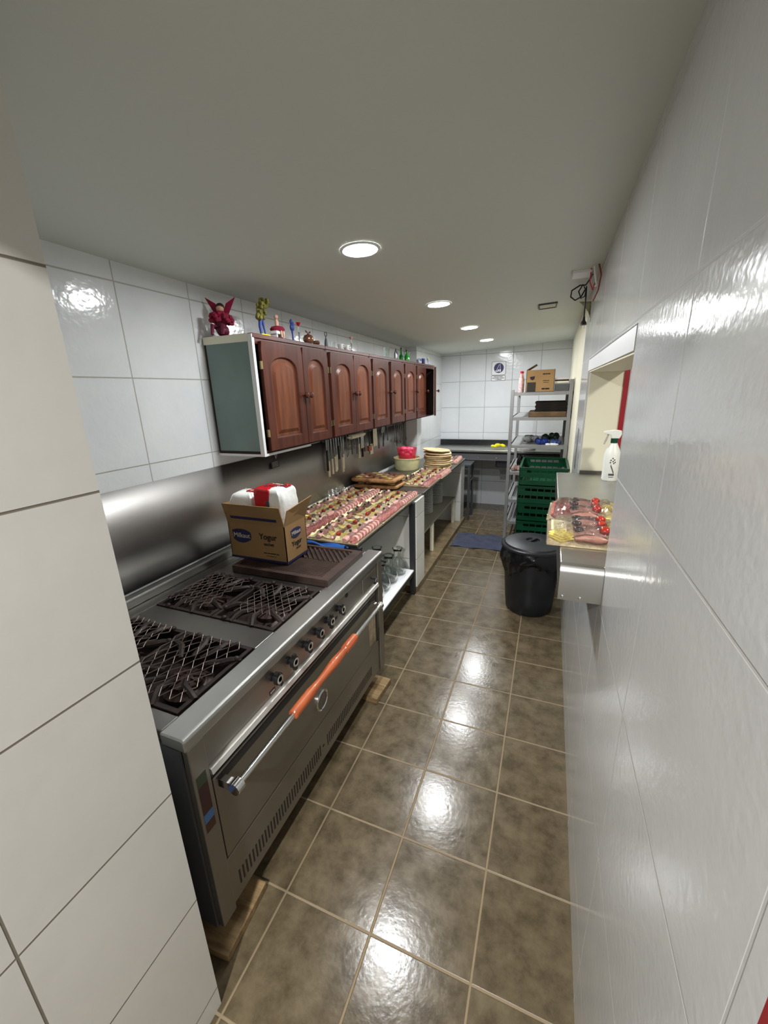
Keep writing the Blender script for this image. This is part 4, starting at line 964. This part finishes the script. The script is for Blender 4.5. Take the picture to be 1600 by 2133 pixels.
t = thing('paper_note', 'small square cream paper note on the steel wall', 'note', (XU + .002, 3.60, 1.09), 0)
B().box(-.0008, -.035, -.05, .0008, .035, .05).build('sheet', M_cream, t)
t = thing('scissors', 'steel scissors with round handles hanging on the rail', 'scissors', (XU + .020, 3.86, 1.25), 0, UG)
q = B()
for s_ in (-1, 1): q.tube([(0, .022 * s_ + .016 * math.cos(a), .03 * math.sin(a)) for a in [k * 2 * PI / 14 for k in range(14)]], .0035, 6, closed=True)
q.build('handles', M_steel, t, smooth=True)
q = B(); q.bar((0, -.018, -.028), (0, .014, -.17), .002, .012, (1, 0, 0)); q.bar((.002, .018, -.028), (.002, -.014, -.17), .002, .012, (1, 0, 0)); q.build('blades', M_blade, t)
t = thing('kitchen_cloth', 'folded white cloth hung over the middle of the rail', 'cloth', (XU + .018, 3.66, 1.30), 0)
q = B(); q.sheet(10, 10, lambda u, v: (.004 * math.sin(u * 12), -.05 + u * .10, -.20 * v + .01)); o = q.build('cloth', M_ivory, t, smooth=True)
t = thing('hook_with_tag', 'hanging hook with a small black label tag below first cabinet', 'label', (XU + .008, 2.08, 1.20))
B().tube([(0, 0, .115), (0, 0, .06), (0.0, .008, .035), (0, .018, .05), (0, .012, .075)], .003, 6).build('hook', M_steel, t, smooth=True)
tg = B().box(-.001, -.045, -.02, .001, .035, .02, T(0, 0, 0) @ rot('X', 4)).build('tag', M_black, t)
q = B()
for k in range(4): q.box(.0011, -.036, -.013 + k * .009, .0014, .026, -.0105 + k * .009, rot('X', 4))
q.build('printed_lines', M_ltext, t)

# ------------------------------------------------------------------ sink counter at the back
sk = thing('sink_counter', 'steel sink counter with black upstand along the back wall', 'counter', (-.65, 5.5, 0))
P(B().box(-1.458, 5.27, .835, .182, 5.80, .862), 'top', M_steel, sk, bevel=.003)
P(B().box(-1.458, 5.802, .80, .182, 5.838, .935), 'upstand', M_cblack, sk, bevel=.002)
P(B().box(-1.458, 5.30, .730, .182, 5.312, .815), 'apron', mat('sink_apron_steel', S(118, 119, 122), .45, .3), sk)
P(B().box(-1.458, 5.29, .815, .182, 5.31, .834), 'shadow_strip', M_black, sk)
b = B(); b.box(-.62, 5.40, .62, -.20, 5.75, .834); P(b, 'basin', M_dgrey, sk, bevel=.02)
P(B().tube([(-.40, 5.57, .62), (-.40, 5.57, .45), (-.40, 5.70, .40), (-.40, 5.82, .40)], .022, 12), 'drain_pipe', M_black, sk, smooth=True)
for (x, n_) in ((-1.42, 0), (.12, 1)): P(B().box(x - .02, 5.32, 0, x + .02, 5.36, .73), 'leg', M_dgrey, sk)
q = B()
for x in (-.83, -.60): q.ball((x, 5.299, .758), .009, 1, .5, 1, 10, 6)
P(q, 'bolt', M_steel, sk, smooth=True)
q = B(); rn = random.Random(2)
for k in range(9): q.ball((rn.uniform(-.07, .07), rn.uniform(-.04, .04), .012 + rn.uniform(0, .03)), rn.uniform(.018, .03), 1.3, 1, .8, 9, 6)
o = q.build('yellow_cloth', M_yel, smooth=True); o.location = (-.60, 5.45, .876); tag(o, 'crumpled yellow cleaning cloth on the back counter', 'cloth')
q = B().box(-.16, -.05, 0, .16, .05, .03).build('soap_tray', M_plate, bevel=.006); q.location = (-.30, 5.44, .863); tag(q, 'small white tray on the back counter behind the rack post', 'tray')
# small table
tb = thing('side_table', 'small grey metal table between dark worktop and back counter', 'table', (-1.12, 5.05, 0))
P(B().box(-1.44, 4.965, .70, -.865, 5.262, .725), 'top', M_dgrey, tb, bevel=.003)
for (x, y) in ((-.885, 4.985), (-.885, 5.235), (-1.41, 4.985), (-1.41, 5.235)): P(B().box(x - .014, y - .014, .0, x + .014, y + .014, .70), 'leg', M_dgrey, tb)
P(B().box(-.895, 5.0, .50, -.875, 5.22, .52), 'crossbar', M_steel, tb)
# floor cloth
q = B(); q.sheet(30, 16, lambda u, v: (-.895 + u * .66 - .06 * v * (1 - u) * 0 , 4.02 + v * .44 + .012 * math.sin(u * 14) + .02 * u, .009 + .005 * math.sin(u * 19 + v * 6) * math.sin(v * 9 + 2)), .006)
tag(q.build('floor_cloth', M_mat, smooth=True), 'crumpled blue cloth lying on the floor behind the bin', 'floor cloth')

# ------------------------------------------------------------------ rack on the right
rk = thing('shelf_rack', 'grey metal rack with six shelves in the far right corner', 'shelving', (-.10, 4.75, 0))
rx0, rx1, ry0, ry1 = -.362, .160, 4.30, 5.20
for (x, y) in ((rx0, ry0), (rx0, ry1), (rx1, ry0), (rx1, ry1)):
    P(B().box(x - .016, y - .016, 0, x + .016, y + .016, 1.60 if x < 0 else 1.68), 'post', M_rack, rk, bevel=.002)
RZ = (1.572, 1.336, 1.060, .787, .494, .256)
for i, z in enumerate(RZ):
    b = B(); b.box(rx0 + .012, ry0 + .004, z - .008, rx1 - .012, ry1 - .004, z - .002)
    b.box(rx0 + .0165, ry0 - .014, z - .030, rx1 - .0165, ry0 - .002, z); b.box(rx0 + .0165, ry1 + .002, z - .030, rx1 - .0165, ry1 + .014, z)
    b.box(rx0 - .014, ry0 + .0165, z - .030, rx0 - .002, ry1 - .0165, z); b.box(rx1 + .002, ry0 + .0165, z - .030, rx1 + .014, ry1 - .0165, z)
    P(b, 'shelf', M_rack, rk)
zt = 1.5725
bx2 = thing('cardboard_box', 'brown printed cardboard box on top of the grey rack', 'cardboard box', (-.11, 4.46, zt - .002))
bb_ = B(); X0, X1, Y0, Y1, Z0, Z1 = -.245, .010, 4.315, 4.60, zt - .0015, 1.775
bb_.box(X0, Y0, Z0, X1, Y1, Z0 + .004); bb_.box(X0, Y0, Z0, X1, Y0 + .004, Z1); bb_.box(X0, Y1 - .004, Z0, X1, Y1, Z1); bb_.box(X0, Y0, Z0, X0 + .004, Y1, Z1); bb_.box(X1 - .004, Y0, Z0, X1, Y1, Z1)
P(bb_, 'carton', M_card, bx2)
P(quad([(X0, Y0 + .005, Z1), (X0, Y1, Z1), (X0 + .085, Y1, Z1 + .05), (X0 + .085, Y0 + .005, Z1 + .05)], .004, (0, 0, 1)), 'flap', M_cardD, bx2)
P(B().box(X0 + .012, Y0 - .001, Z0 + .002, X0 + .090, Y0 - .0002, Z0 + .092), 'dark_panel', mat('dark_print', S(44, 40, 34), .7), bx2)
P(B().prism([(-.022, .012), (.022, .018), (.020, -.008), (.002, -.020), (-.018, -.008)], 0, .0008, T(X0 + .055, Y0 - .0002, Z0 + .130) @ rot('X', 90)), 'logo_patch', M_ink, bx2)
dashes([.022, .016, .020], .011, M_ink, bx2, (X0 + .180, Y0 - .0002, Z0 + .165), (90, 0, 0)); dashes([.034, .018], .006, M_ink, bx2, (X0 + .180, Y0 - .0002, Z0 + .104), (90, 0, 0))
dashes([.050], .004, M_ink, bx2, (X0 + .180, Y0 - .0002, Z0 + .088), (90, 0, 0)); dashes([.030, .036], .014, M_ink, bx2, (X0 + .180, Y0 - .0002, Z0 + .030), (90, 0, 0))
def bottle(x, y, lab, first=None):
    if first: return dup(first, (x, y, zt - .0015), 0, lab, 'red capped bottles')
    t = thing('sauce_bottle', lab, 'bottle', (x, y, zt - .0015), 0, 'red capped bottles')
    B().lathe([(.001, 0), (.020, 0), (.022, .01), (.022, .12), (.010, .165), (.009, .18), (.001, .18)], n=16, cap=False).build('body', mat('pink_white_bottle', S(226, 214, 214), .2, color2=S(206, 150, 152), vscale=60), t, smooth=True)
    B().lathe([(.012, .18), (.012, .20)], n=14).build('cap', M_redt, t); return t
b1 = bottle(-.295, 4.37, 'red capped bottle nearest the camera on the rack top'); bottle(-.29, 4.44, 'red capped bottle just behind another on the rack top', b1)
t = thing('book', 'cream book with black spine lying on a grey basket', 'book', (.075, 4.42, zt + .075))
B().box(-.062, -.09, 0, .062, .09, .018).build('pages', M_cream, t, bevel=.002); 
t2 = thing('book', 'pale pink topped black book on the topmost grey basket pile', 'book', (.075, 4.42, zt + .094))
B().box(-.062, -.09, 0, .062, .09, .012).build('pages', M_black, t2); B().box(-.063, -.091, .0122, .063, .091, .028).build('cover', mat('pale_pink_cover', S(226, 206, 204), .5), t2, bevel=.003)
t = thing('wire_basket', 'flat grey basket beside the box on the rack top', 'basket', (.078, 4.42, zt - .0015))
q = B(); q.box(-.065, -.1, 0, .068, .1, .004)
for k in range(16): x = -.063 + k * .0085; q.box(x, -.1, .003, x + .003, -.097, .074)
q.box(-.065, -.101, .068, .068, -.096, .075); q.box(-.065, .096, 0, .068, .101, .075); q.box(-.065, -.1, 0, -.062, .1, .075); q.box(.065, -.1, 0, .068, .1, .075); q.build('frame', M_rack, t)
t = thing('baking_tray', 'deep brown baking tin, lowest of the pile on the second shelf', 'baking tray', (-.005, 4.50, RZ[1] - .0015), 0, 'trays on the second shelf')
B().box(-.20, -.18, 0, .145, .18, .052).build('tin', mat('brown_tin', S(116, 92, 66), .5, .4, var=.3, vscale=8), t, bevel=.006)
tm = None
for k in range(5):
    lab = ['lowest black tray of the stack on the brown tin', 'second black tray of the stack on the brown tin', 'middle black tray of the stack on the brown tin', 'fourth black tray of the stack on the brown tin', 'topmost black tray of the stack on the brown tin'][k]
    if tm is None:
        q = B(); q.box(-.155, -.17, 0, .13, .17, .004); q.box(-.155, -.17, .004, -.149, .17, .018); q.box(.124, -.17, .004, .13, .17, .018); q.box(-.149, -.17, .004, .124, -.164, .018); q.box(-.149, .164, .004, .124, .17, .018)
        tm = q.build('oven_tray', mat('burnt_black_steel', S(36, 30, 26), .4, .6, var=.4, vscale=10)); o = tm
    else: o = tm.copy(); COL.objects.link(o)
    o.location = (.008 + .006 * (k % 2), 4.50, RZ[1] + .0515 + k * .0185); tag(o, lab, 'baking tray', 'black oven trays')
def lumps(name, label, cat, m, loc, size, seed, n_=10):
    q = B(); rn = random.Random(seed)
    for k in range(n_): q.ball((rn.uniform(-.5, .5) * size[0] * .75, rn.uniform(-.5, .5) * size[1] * .75, size[2] * rn.uniform(.35, .55)), size[2] * .5, size[0] / size[2] * .35, size[1] / size[2] * .3, 1, 10, 7)
    for v_ in q.v: v_.z = max(v_.z, .0)
    o = q.build(name, m, smooth=True); o.location = loc; return tag(o, label, cat)
z3 = RZ[2] - .001
lumps('plastic_bag', 'clear and white plastic bag at the left of the third rack shelf', 'plastic bag', mat('milky_bag', S(170, 176, 174), .25, var=.3, vscale=20), (-.17, 4.62, z3), (.18, .2, .07), 3)
lumps('green_tray_bag', 'dark green bagged tray on the third rack shelf', 'plastic bag', mat('dark_green_bag', S(36, 62, 44), .35, var=.4, vscale=14), (.01, 4.72, z3), (.20, .2, .085), 4)
lumps('blue_bag', 'bright blue plastic bag on the third rack shelf', 'plastic bag', mat('bright_blue_bag', S(36, 62, 150), .3, var=.4, vscale=16), (-.06, 4.45, z3), (.15, .14, .06), 6)
lumps('checked_cloth', 'blue checked cloth at the right of the third rack shelf', 'cloth', mat('blue_checked_cloth', S(90, 110, 168), .8, color2=S(50, 62, 120), vscale=60), (.07, 4.45, z3), (.12, .16, .05), 7)
lumps('white_cloth', 'white crumpled cloth at the front edge of the third shelf', 'cloth', M_tissue, (.035, 4.345, z3), (.13, .04, .022), 9)
lumps('cleaning_rags', 'pink and white rags on the fourth rack shelf beside the crates', 'cloth', mat('pinkish_rag', S(206, 170, 162), .8, var=.3, vscale=14), (-.28, 4.42, RZ[3] - .001), (.12, .14, .05), 10)
o = lumps('black_bag', 'dark bundle behind the pink rags on the rack', 'plastic bag', M_bag, (-.22, 4.62, RZ[3] - .001), (.16, .16, .12), 11)
for i, z in enumerate((RZ[4], RZ[5], 0.02)):
    if i == 2: continue
    q = B(); q.box(-.22, -.30, 0, .22, .30, .003); q.box(-.22, -.30, .003, -.214, .30, .02); q.box(.214, -.30, .003, .22, .30, .02); q.box(-.214, -.30, .003, .214, -.294, .02)
    o = q.build('steel_tray', mat('pale_tray_steel', S(200, 202, 204), .3, .6) if i == 0 else bpy.data.materials['pale_tray_steel'], bevel=.002); o.location = (-.10, 4.63, z - .001)
    tag(o, ('pale steel tray on the fifth rack shelf, left of the crates', 'pale steel tray on the lowest rack shelf')[i], 'tray', 'pale steel trays on the rack')

# ------------------------------------------------------------------ green crates
def crate_mesh():
    q = B(); W, L, H, th = .385, .58, .158, .006
    q.box(-W / 2, -L / 2, 0, W / 2, L / 2, .006)
    def side(M_, ln):
        q.box(-ln / 2, 0, 0, ln / 2, th, .020, M_); q.box(-ln / 2, 0, .072, ln / 2, th, .084, M_); q.box(-ln / 2, -.004, H - .022, ln / 2, th + .002, H - .006, M_)
        q.box(-ln / 2, -.008, H - .008, ln / 2, th + .004, H, M_)
        q.box(-ln / 2, .002, 0, ln / 2, .004, .046, M_); q.box(-ln / 2, .002, .078, ln / 2, .004, .112, M_)
        n_ = int(ln / .05)
        for k in range(n_ + 1):
            x = -ln / 2 + k * (ln - .008) / n_; q.box(x, 0.001, .01, x + .008, th - .001, H - .01, M_)
        for (a, b_) in ((-ln / 2, -ln / 2 + .06), (ln / 2 - .06, ln / 2)): q.box(a, .0005, .09, b_, th - .0005, H - .02, M_)
    side(T(0, -L / 2, 0), W); side(T(0, L / 2 - th, 0), W); side(T(-W / 2 + th, 0, 0) @ rot('Z', 90), L); side(T(W / 2, 0, 0) @ rot('Z', 90), L)
    return q
cr0 = None
for k in range(6):
    if cr0 is None: o = cr0 = crate_mesh().build('plastic_crate', M_green)
    else: o = cr0.copy(); COL.objects.link(o)
    o.location = (-.022 + .002 * (k % 2), 3.905, .0005 + k * .1605); o.rotation_euler = (0, 0, R((.4, -.3, .5, 0, -.5, .3)[k]))
    tag(o, ['bottom', 'second lowest', 'third lowest', 'third highest', 'second highest', 'topmost open'][k] + ' green plastic crate of the stack before the rack', 'crate', 'stacked green crates')

# ------------------------------------------------------------------ bin
t = thing('rubbish_bin', 'black round rubbish bin with lid and bin bag by right shelf', 'bin', (-.045, 2.96, 0))
B().lathe([(.001, 0), (.155, 0), (.165, .01), (.175, .10), (.200, .47), (.208, .50)], n=48, cap=False).build('body', M_bin, t, smooth=True)
ln_ = B()
def bagf(u, v):
    a = 2 * PI * u; drop = .16 + .045 * math.sin(2 * a + 1.1) + .02 * math.sin(5 * a) + .008 * math.sin(13 * a)
    r = .209 + .022 * math.sin(PI * min(1, v * 1.05)) * (1 + .5 * math.sin(9 * a + 2) * .6) + .006 * math.sin(17 * a + v * 4) * v - .014 * v
    return (r * math.cos(a), r * math.sin(a), .505 - drop * v)
ln_.sheet(96, 14, bagf); ln_.build('bin_bag', M_bag, t, smooth=True, angle=180)
ld_ = B().lathe([(.216, .500), (.222, .505), (.222, .520), (.214, .526), (.200, .524), (.195, .534), (.150, .544), (.060, .550), (.048, .548), (.044, .535), (.001, .535)], n=48, cap=False).build('lid', M_bin, t, smooth=True, angle=25)
B().box(-.046, -.006, .538, .046, .006, .552, rot('Z', 60)).build('lid_handle', M_bin, ld_, bevel=.002)

# ------------------------------------------------------------------ pass-through shelf and spray bottle
sf = thing('steel_shelf', 'stainless steel shelf projecting from the opening in the right wall', 'shelf', (.12, 2.0, 0))
P(B().box(.065, 1.268, 1.078, .372, 2.752, 1.093), 'top', M_steel, sf, bevel=.003)
b = B(); b.prism([(1.268, 1.093), (1.255, 1.090), (1.246, 1.081), (1.243, 1.070), (1.240, .980), (1.244, .980), (1.247, 1.068), (1.250, 1.078), (1.268, 1.078)], .065, XR - .001, Matrix(((0, 0, 1, 0), (1, 0, 0, 0), (0, 1, 0, 0), (0, 0, 0, 1))))
P(b, 'end_apron', M_steel, sf, smooth=True, angle=30)
P(B().box(.065, 1.268, .985, .069, 2.752, 1.078), 'side_apron', M_steelD, sf)
q = B()
for x in (.078, .128): q.ball((x, 1.2395, .992), .005, 1, .5, 1, 10, 6)
P(q, 'rivet', M_chrome, sf, smooth=True)
P(B().box(.195, 2.735, 1.0935, .372, 2.752, 1.112), 'back_ledge', M_steelD, sf)
t = thing('spray_bottle', 'white spray bottle with green collar on the right steel shelf', 'spray bottle', (.342, 2.58, 1.0935), 180)
t.scale = (1.06, 1.06, 1.08)
M_sb = mat('white_bottle_plastic', S(238, 240, 232), .35)
B().lathe([(.001, 0), (.036, 0), (.040, .006), (.040, .13), (.034, .155), (.018, .19), (.014, .20), (.001, .20)], n=28, cap=False).build('bottle', M_sb, t, smooth=True)
B().lathe([(.017, .195), (.017, .218)], n=20).build('collar', mat('dark_green_plastic', S(10, 64, 44), .4), t, smooth=True)
q = B(); q.prism([(-.022, .218), (.016, .218), (.020, .236), (.052, .243), (.052, .255), (.0, .262), (-.028, .258), (-.030, .240)], -.011, .011, rot('X', 90)); q.build('head', M_sb, t, bevel=.003)
q = B(); q.prism([(.026, .240), (.034, .240), (.046, .205), (.050, .188), (.044, .186), (.036, .204)], -.005, .005, rot('X', 90)); q.build('trigger', mat('grey_plastic', S(176, 176, 168), .4), t, bevel=.002)
lb = B()
def dec(x, z, w, h): 
    a = x / .0405; lb.box(-w / 2, 0, -h / 2, w / 2, .0006, h / 2, rot('Z', math.degrees(a)) @ T(0, .0402, z))
for (x, z) in ((-.0, .12), (.008, .112), (-.008, .110), (.002, .104), (.012, .100), (-.01, .098), (.006, .094)): dec(x, z, .006, .006)
for k in range(7): dec(-.006 + k * .0025, .082 - k * .006, .0025, .012)
dec(0, .035, .026, .010); dec(0, .022, .022, .003)
o = lb.build('printed_flowers', M_dgrey, t)

# ------------------------------------------------------------------ sign, ceiling vent, cables
sg = thing('safety_sign', 'blue and white sign with broom and shovel on back wall', 'sign', (-.688, YB - .002, 1.84))
def rrect(w, h, r, n=5):
    pts = []
    for (cx, cz, a0) in ((w / 2 - r, h / 2 - r, 0), (-w / 2 + r, h / 2 - r, 90), (-w / 2 + r, -h / 2 + r, 180), (w / 2 - r, -h / 2 + r, 270)):
        for k in range(n + 1): a = R(a0 + 90 * k / n); pts.append((cx + r * math.cos(a), cz + r * math.sin(a)))
    return pts
MS = T(-.688, YB - .001, 0) @ rot('X', 90)
P(B().prism(rrect(.185, .175, .022), 0, .002, T(-.688, YB - .0005, 1.875) @ rot('X', 90)), 'border', M_navy, sg); P(B().prism(rrect(.177, .167, .019), 0, .0008, T(-.688, YB - .0026, 1.875) @ rot('X', 90)), 'panel', M_white, sg)
P(B().prism(rrect(.185, .068, .014), 0, .002, T(-.688, YB - .0005, 1.750) @ rot('X', 90)), 'border', M_navy, sg); P(B().prism(rrect(.177, .060, .011), 0, .0008, T(-.688, YB - .0026, 1.750) @ rot('X', 90)), 'panel', M_white, sg)
P(B().lathe([(.001, 0), (.063, 0), (.063, .0007), (.001, .0007)], (0, 0, 0), 40, T(-.686, YB - .0035, 1.878) @ rot('X', 90), cap=False), 'blue_disc', mat('sign_blue', S(34, 36, 96), .5), sg)
q = B(); yy = YB - .0048
q.bar((-.680, yy, 1.925), (-.716, yy, 1.848), .004, .001, (0, 1, 0)); q.add([(-.732, yy, 1.842), (-.722, yy, 1.850), (-.700, yy, 1.838), (-.706, yy, 1.828)], [(0, 1, 2, 3)])
q.bar((-.670, yy, 1.930), (-.668, yy, 1.862), .004, .001, (0, 1, 0)); q.ball((-.668, yy, 1.846), .010, 1, .03, 1.9, 14, 8); q.ball((-.692, yy, 1.846), .009, 1, .03, 1.9, 14, 8)
P(q, 'pictogram', M_white, sg)
for i, s_ in enumerate(('OBLIGATORIO', 'MANTENER ORDEN', 'Y LIMPIEZA')): text(s_, .0175, M_navy, sg, (-.688, YB - .0042, 1.768 - i * .018), (90, 0, 0), bold=.0004)
vt = thing('ceiling_vent', 'small oblong grey ceiling grille near the right wall', 'vent', (-.08, 3.41, zc(-.08, 3.41)))
vt.rotation_euler = (R(-.57), R(-2.75), R(2))
q = B(); q.box(-.062, -.085, -.010, .062, -.075, 0); q.box(-.062, .075, -.010, .062, .085, 0); q.box(-.062, -.085, -.010, -.054, .085, 0); q.box(.054, -.085, -.010, .062, .085, 0); q.build('frame', M_dgrey, vt)
q = B()
for k in range(6): q.box(-.053, -.062 + k * .022, -.008, .053, -.056 + k * .022, -.003)
q.build('slat', M_cream, vt)
zj = zc(.10, 2.62)
t = thing('junction_box', 'white junction box on the ceiling by the right wall', 'junction box', (.095, 2.62, zj))
B().box(-.045, -.06, -.022, .045, .06, -.003).build('cover', M_white, t, bevel=.004); B().box(-.048, -.063, -.0032, .048, .063, .001).build('base', M_cream, t)
t = thing('hanging_cable', 'black looped cable with plug hanging from the ceiling by right wall', 'cable', (.13, 2.84, 2.14))
pts = []
B().tube([(.02, -.16, .045), (.02, -.05, .055), (0, 0, .03), (-.03, .02, .035), (-.072, .01, .01), (-.075, 0, -.025), (-.05, 0, -.045), (-.02, 0, -.03), (.0, .01, .01), (-.015, .01, .035), (-.035, 0, .0), (-.02, -.01, -.04), (.0, -.01, -.03), (.004, 0, 0.02), (.006, 0, -.03), (.006, 0, -.10), (.008, .02, -.14)], .0042, 8).build('cable', M_black, t, smooth=True)
B().lathe([(.006, 0), (.008, -.02), (.017, -.032), (.018, -.045), (.001, -.045)], (.008, .02, -.135), 14).build('plug', M_black, t, smooth=True)
q = B(); q.box(-.002, .018, -.20, .0, .022, -.18); q.box(.014, .018, -.20, .016, .022, -.18); q.build('pin', M_steel, t)
t = thing('loose_wires', 'bunch of red, white and brown wires at the ceiling corner', 'cable', (.165, 2.62, 2.16))
B().tube([(0, -.12, .03), (.012, -.14, -.02), (.010, -.08, -.08), (-.002, .02, -.11)], .004, 7).build('wire', mat('brown_wire', S(130, 66, 46), .5), t, smooth=True)
B().tube([(-.02, -.10, .03), (-.01, -.10, -.02), (.004, -.04, -.05), (0, .02, -.04)], .004, 7).build('wire', M_tissue, t, smooth=True)
B().tube([(-.03, -.06, .03), (-.03, -.04, -.03), (-.01, .0, -.06), (.0, .05, -.02)], .003, 7).build('wire', M_redt, t, smooth=True)
t = thing('masking_tape', 'loose strip of greenish tape peeling off the wall corner', 'tape', (XR - .002, 3.05, 2.08))
q = B(); q.sheet(6, 6, lambda u, v: (-.075 * (1 - u) * (1 - v) ** 2 - .001, .0 + u * .03, .04 - v * .12)); o = q.build('strip', mat('greenish_tape', S(170, 166, 128), .5), t, smooth=True)
md = o.modifiers.new('solid', 'SOLIDIFY'); md.thickness = .001
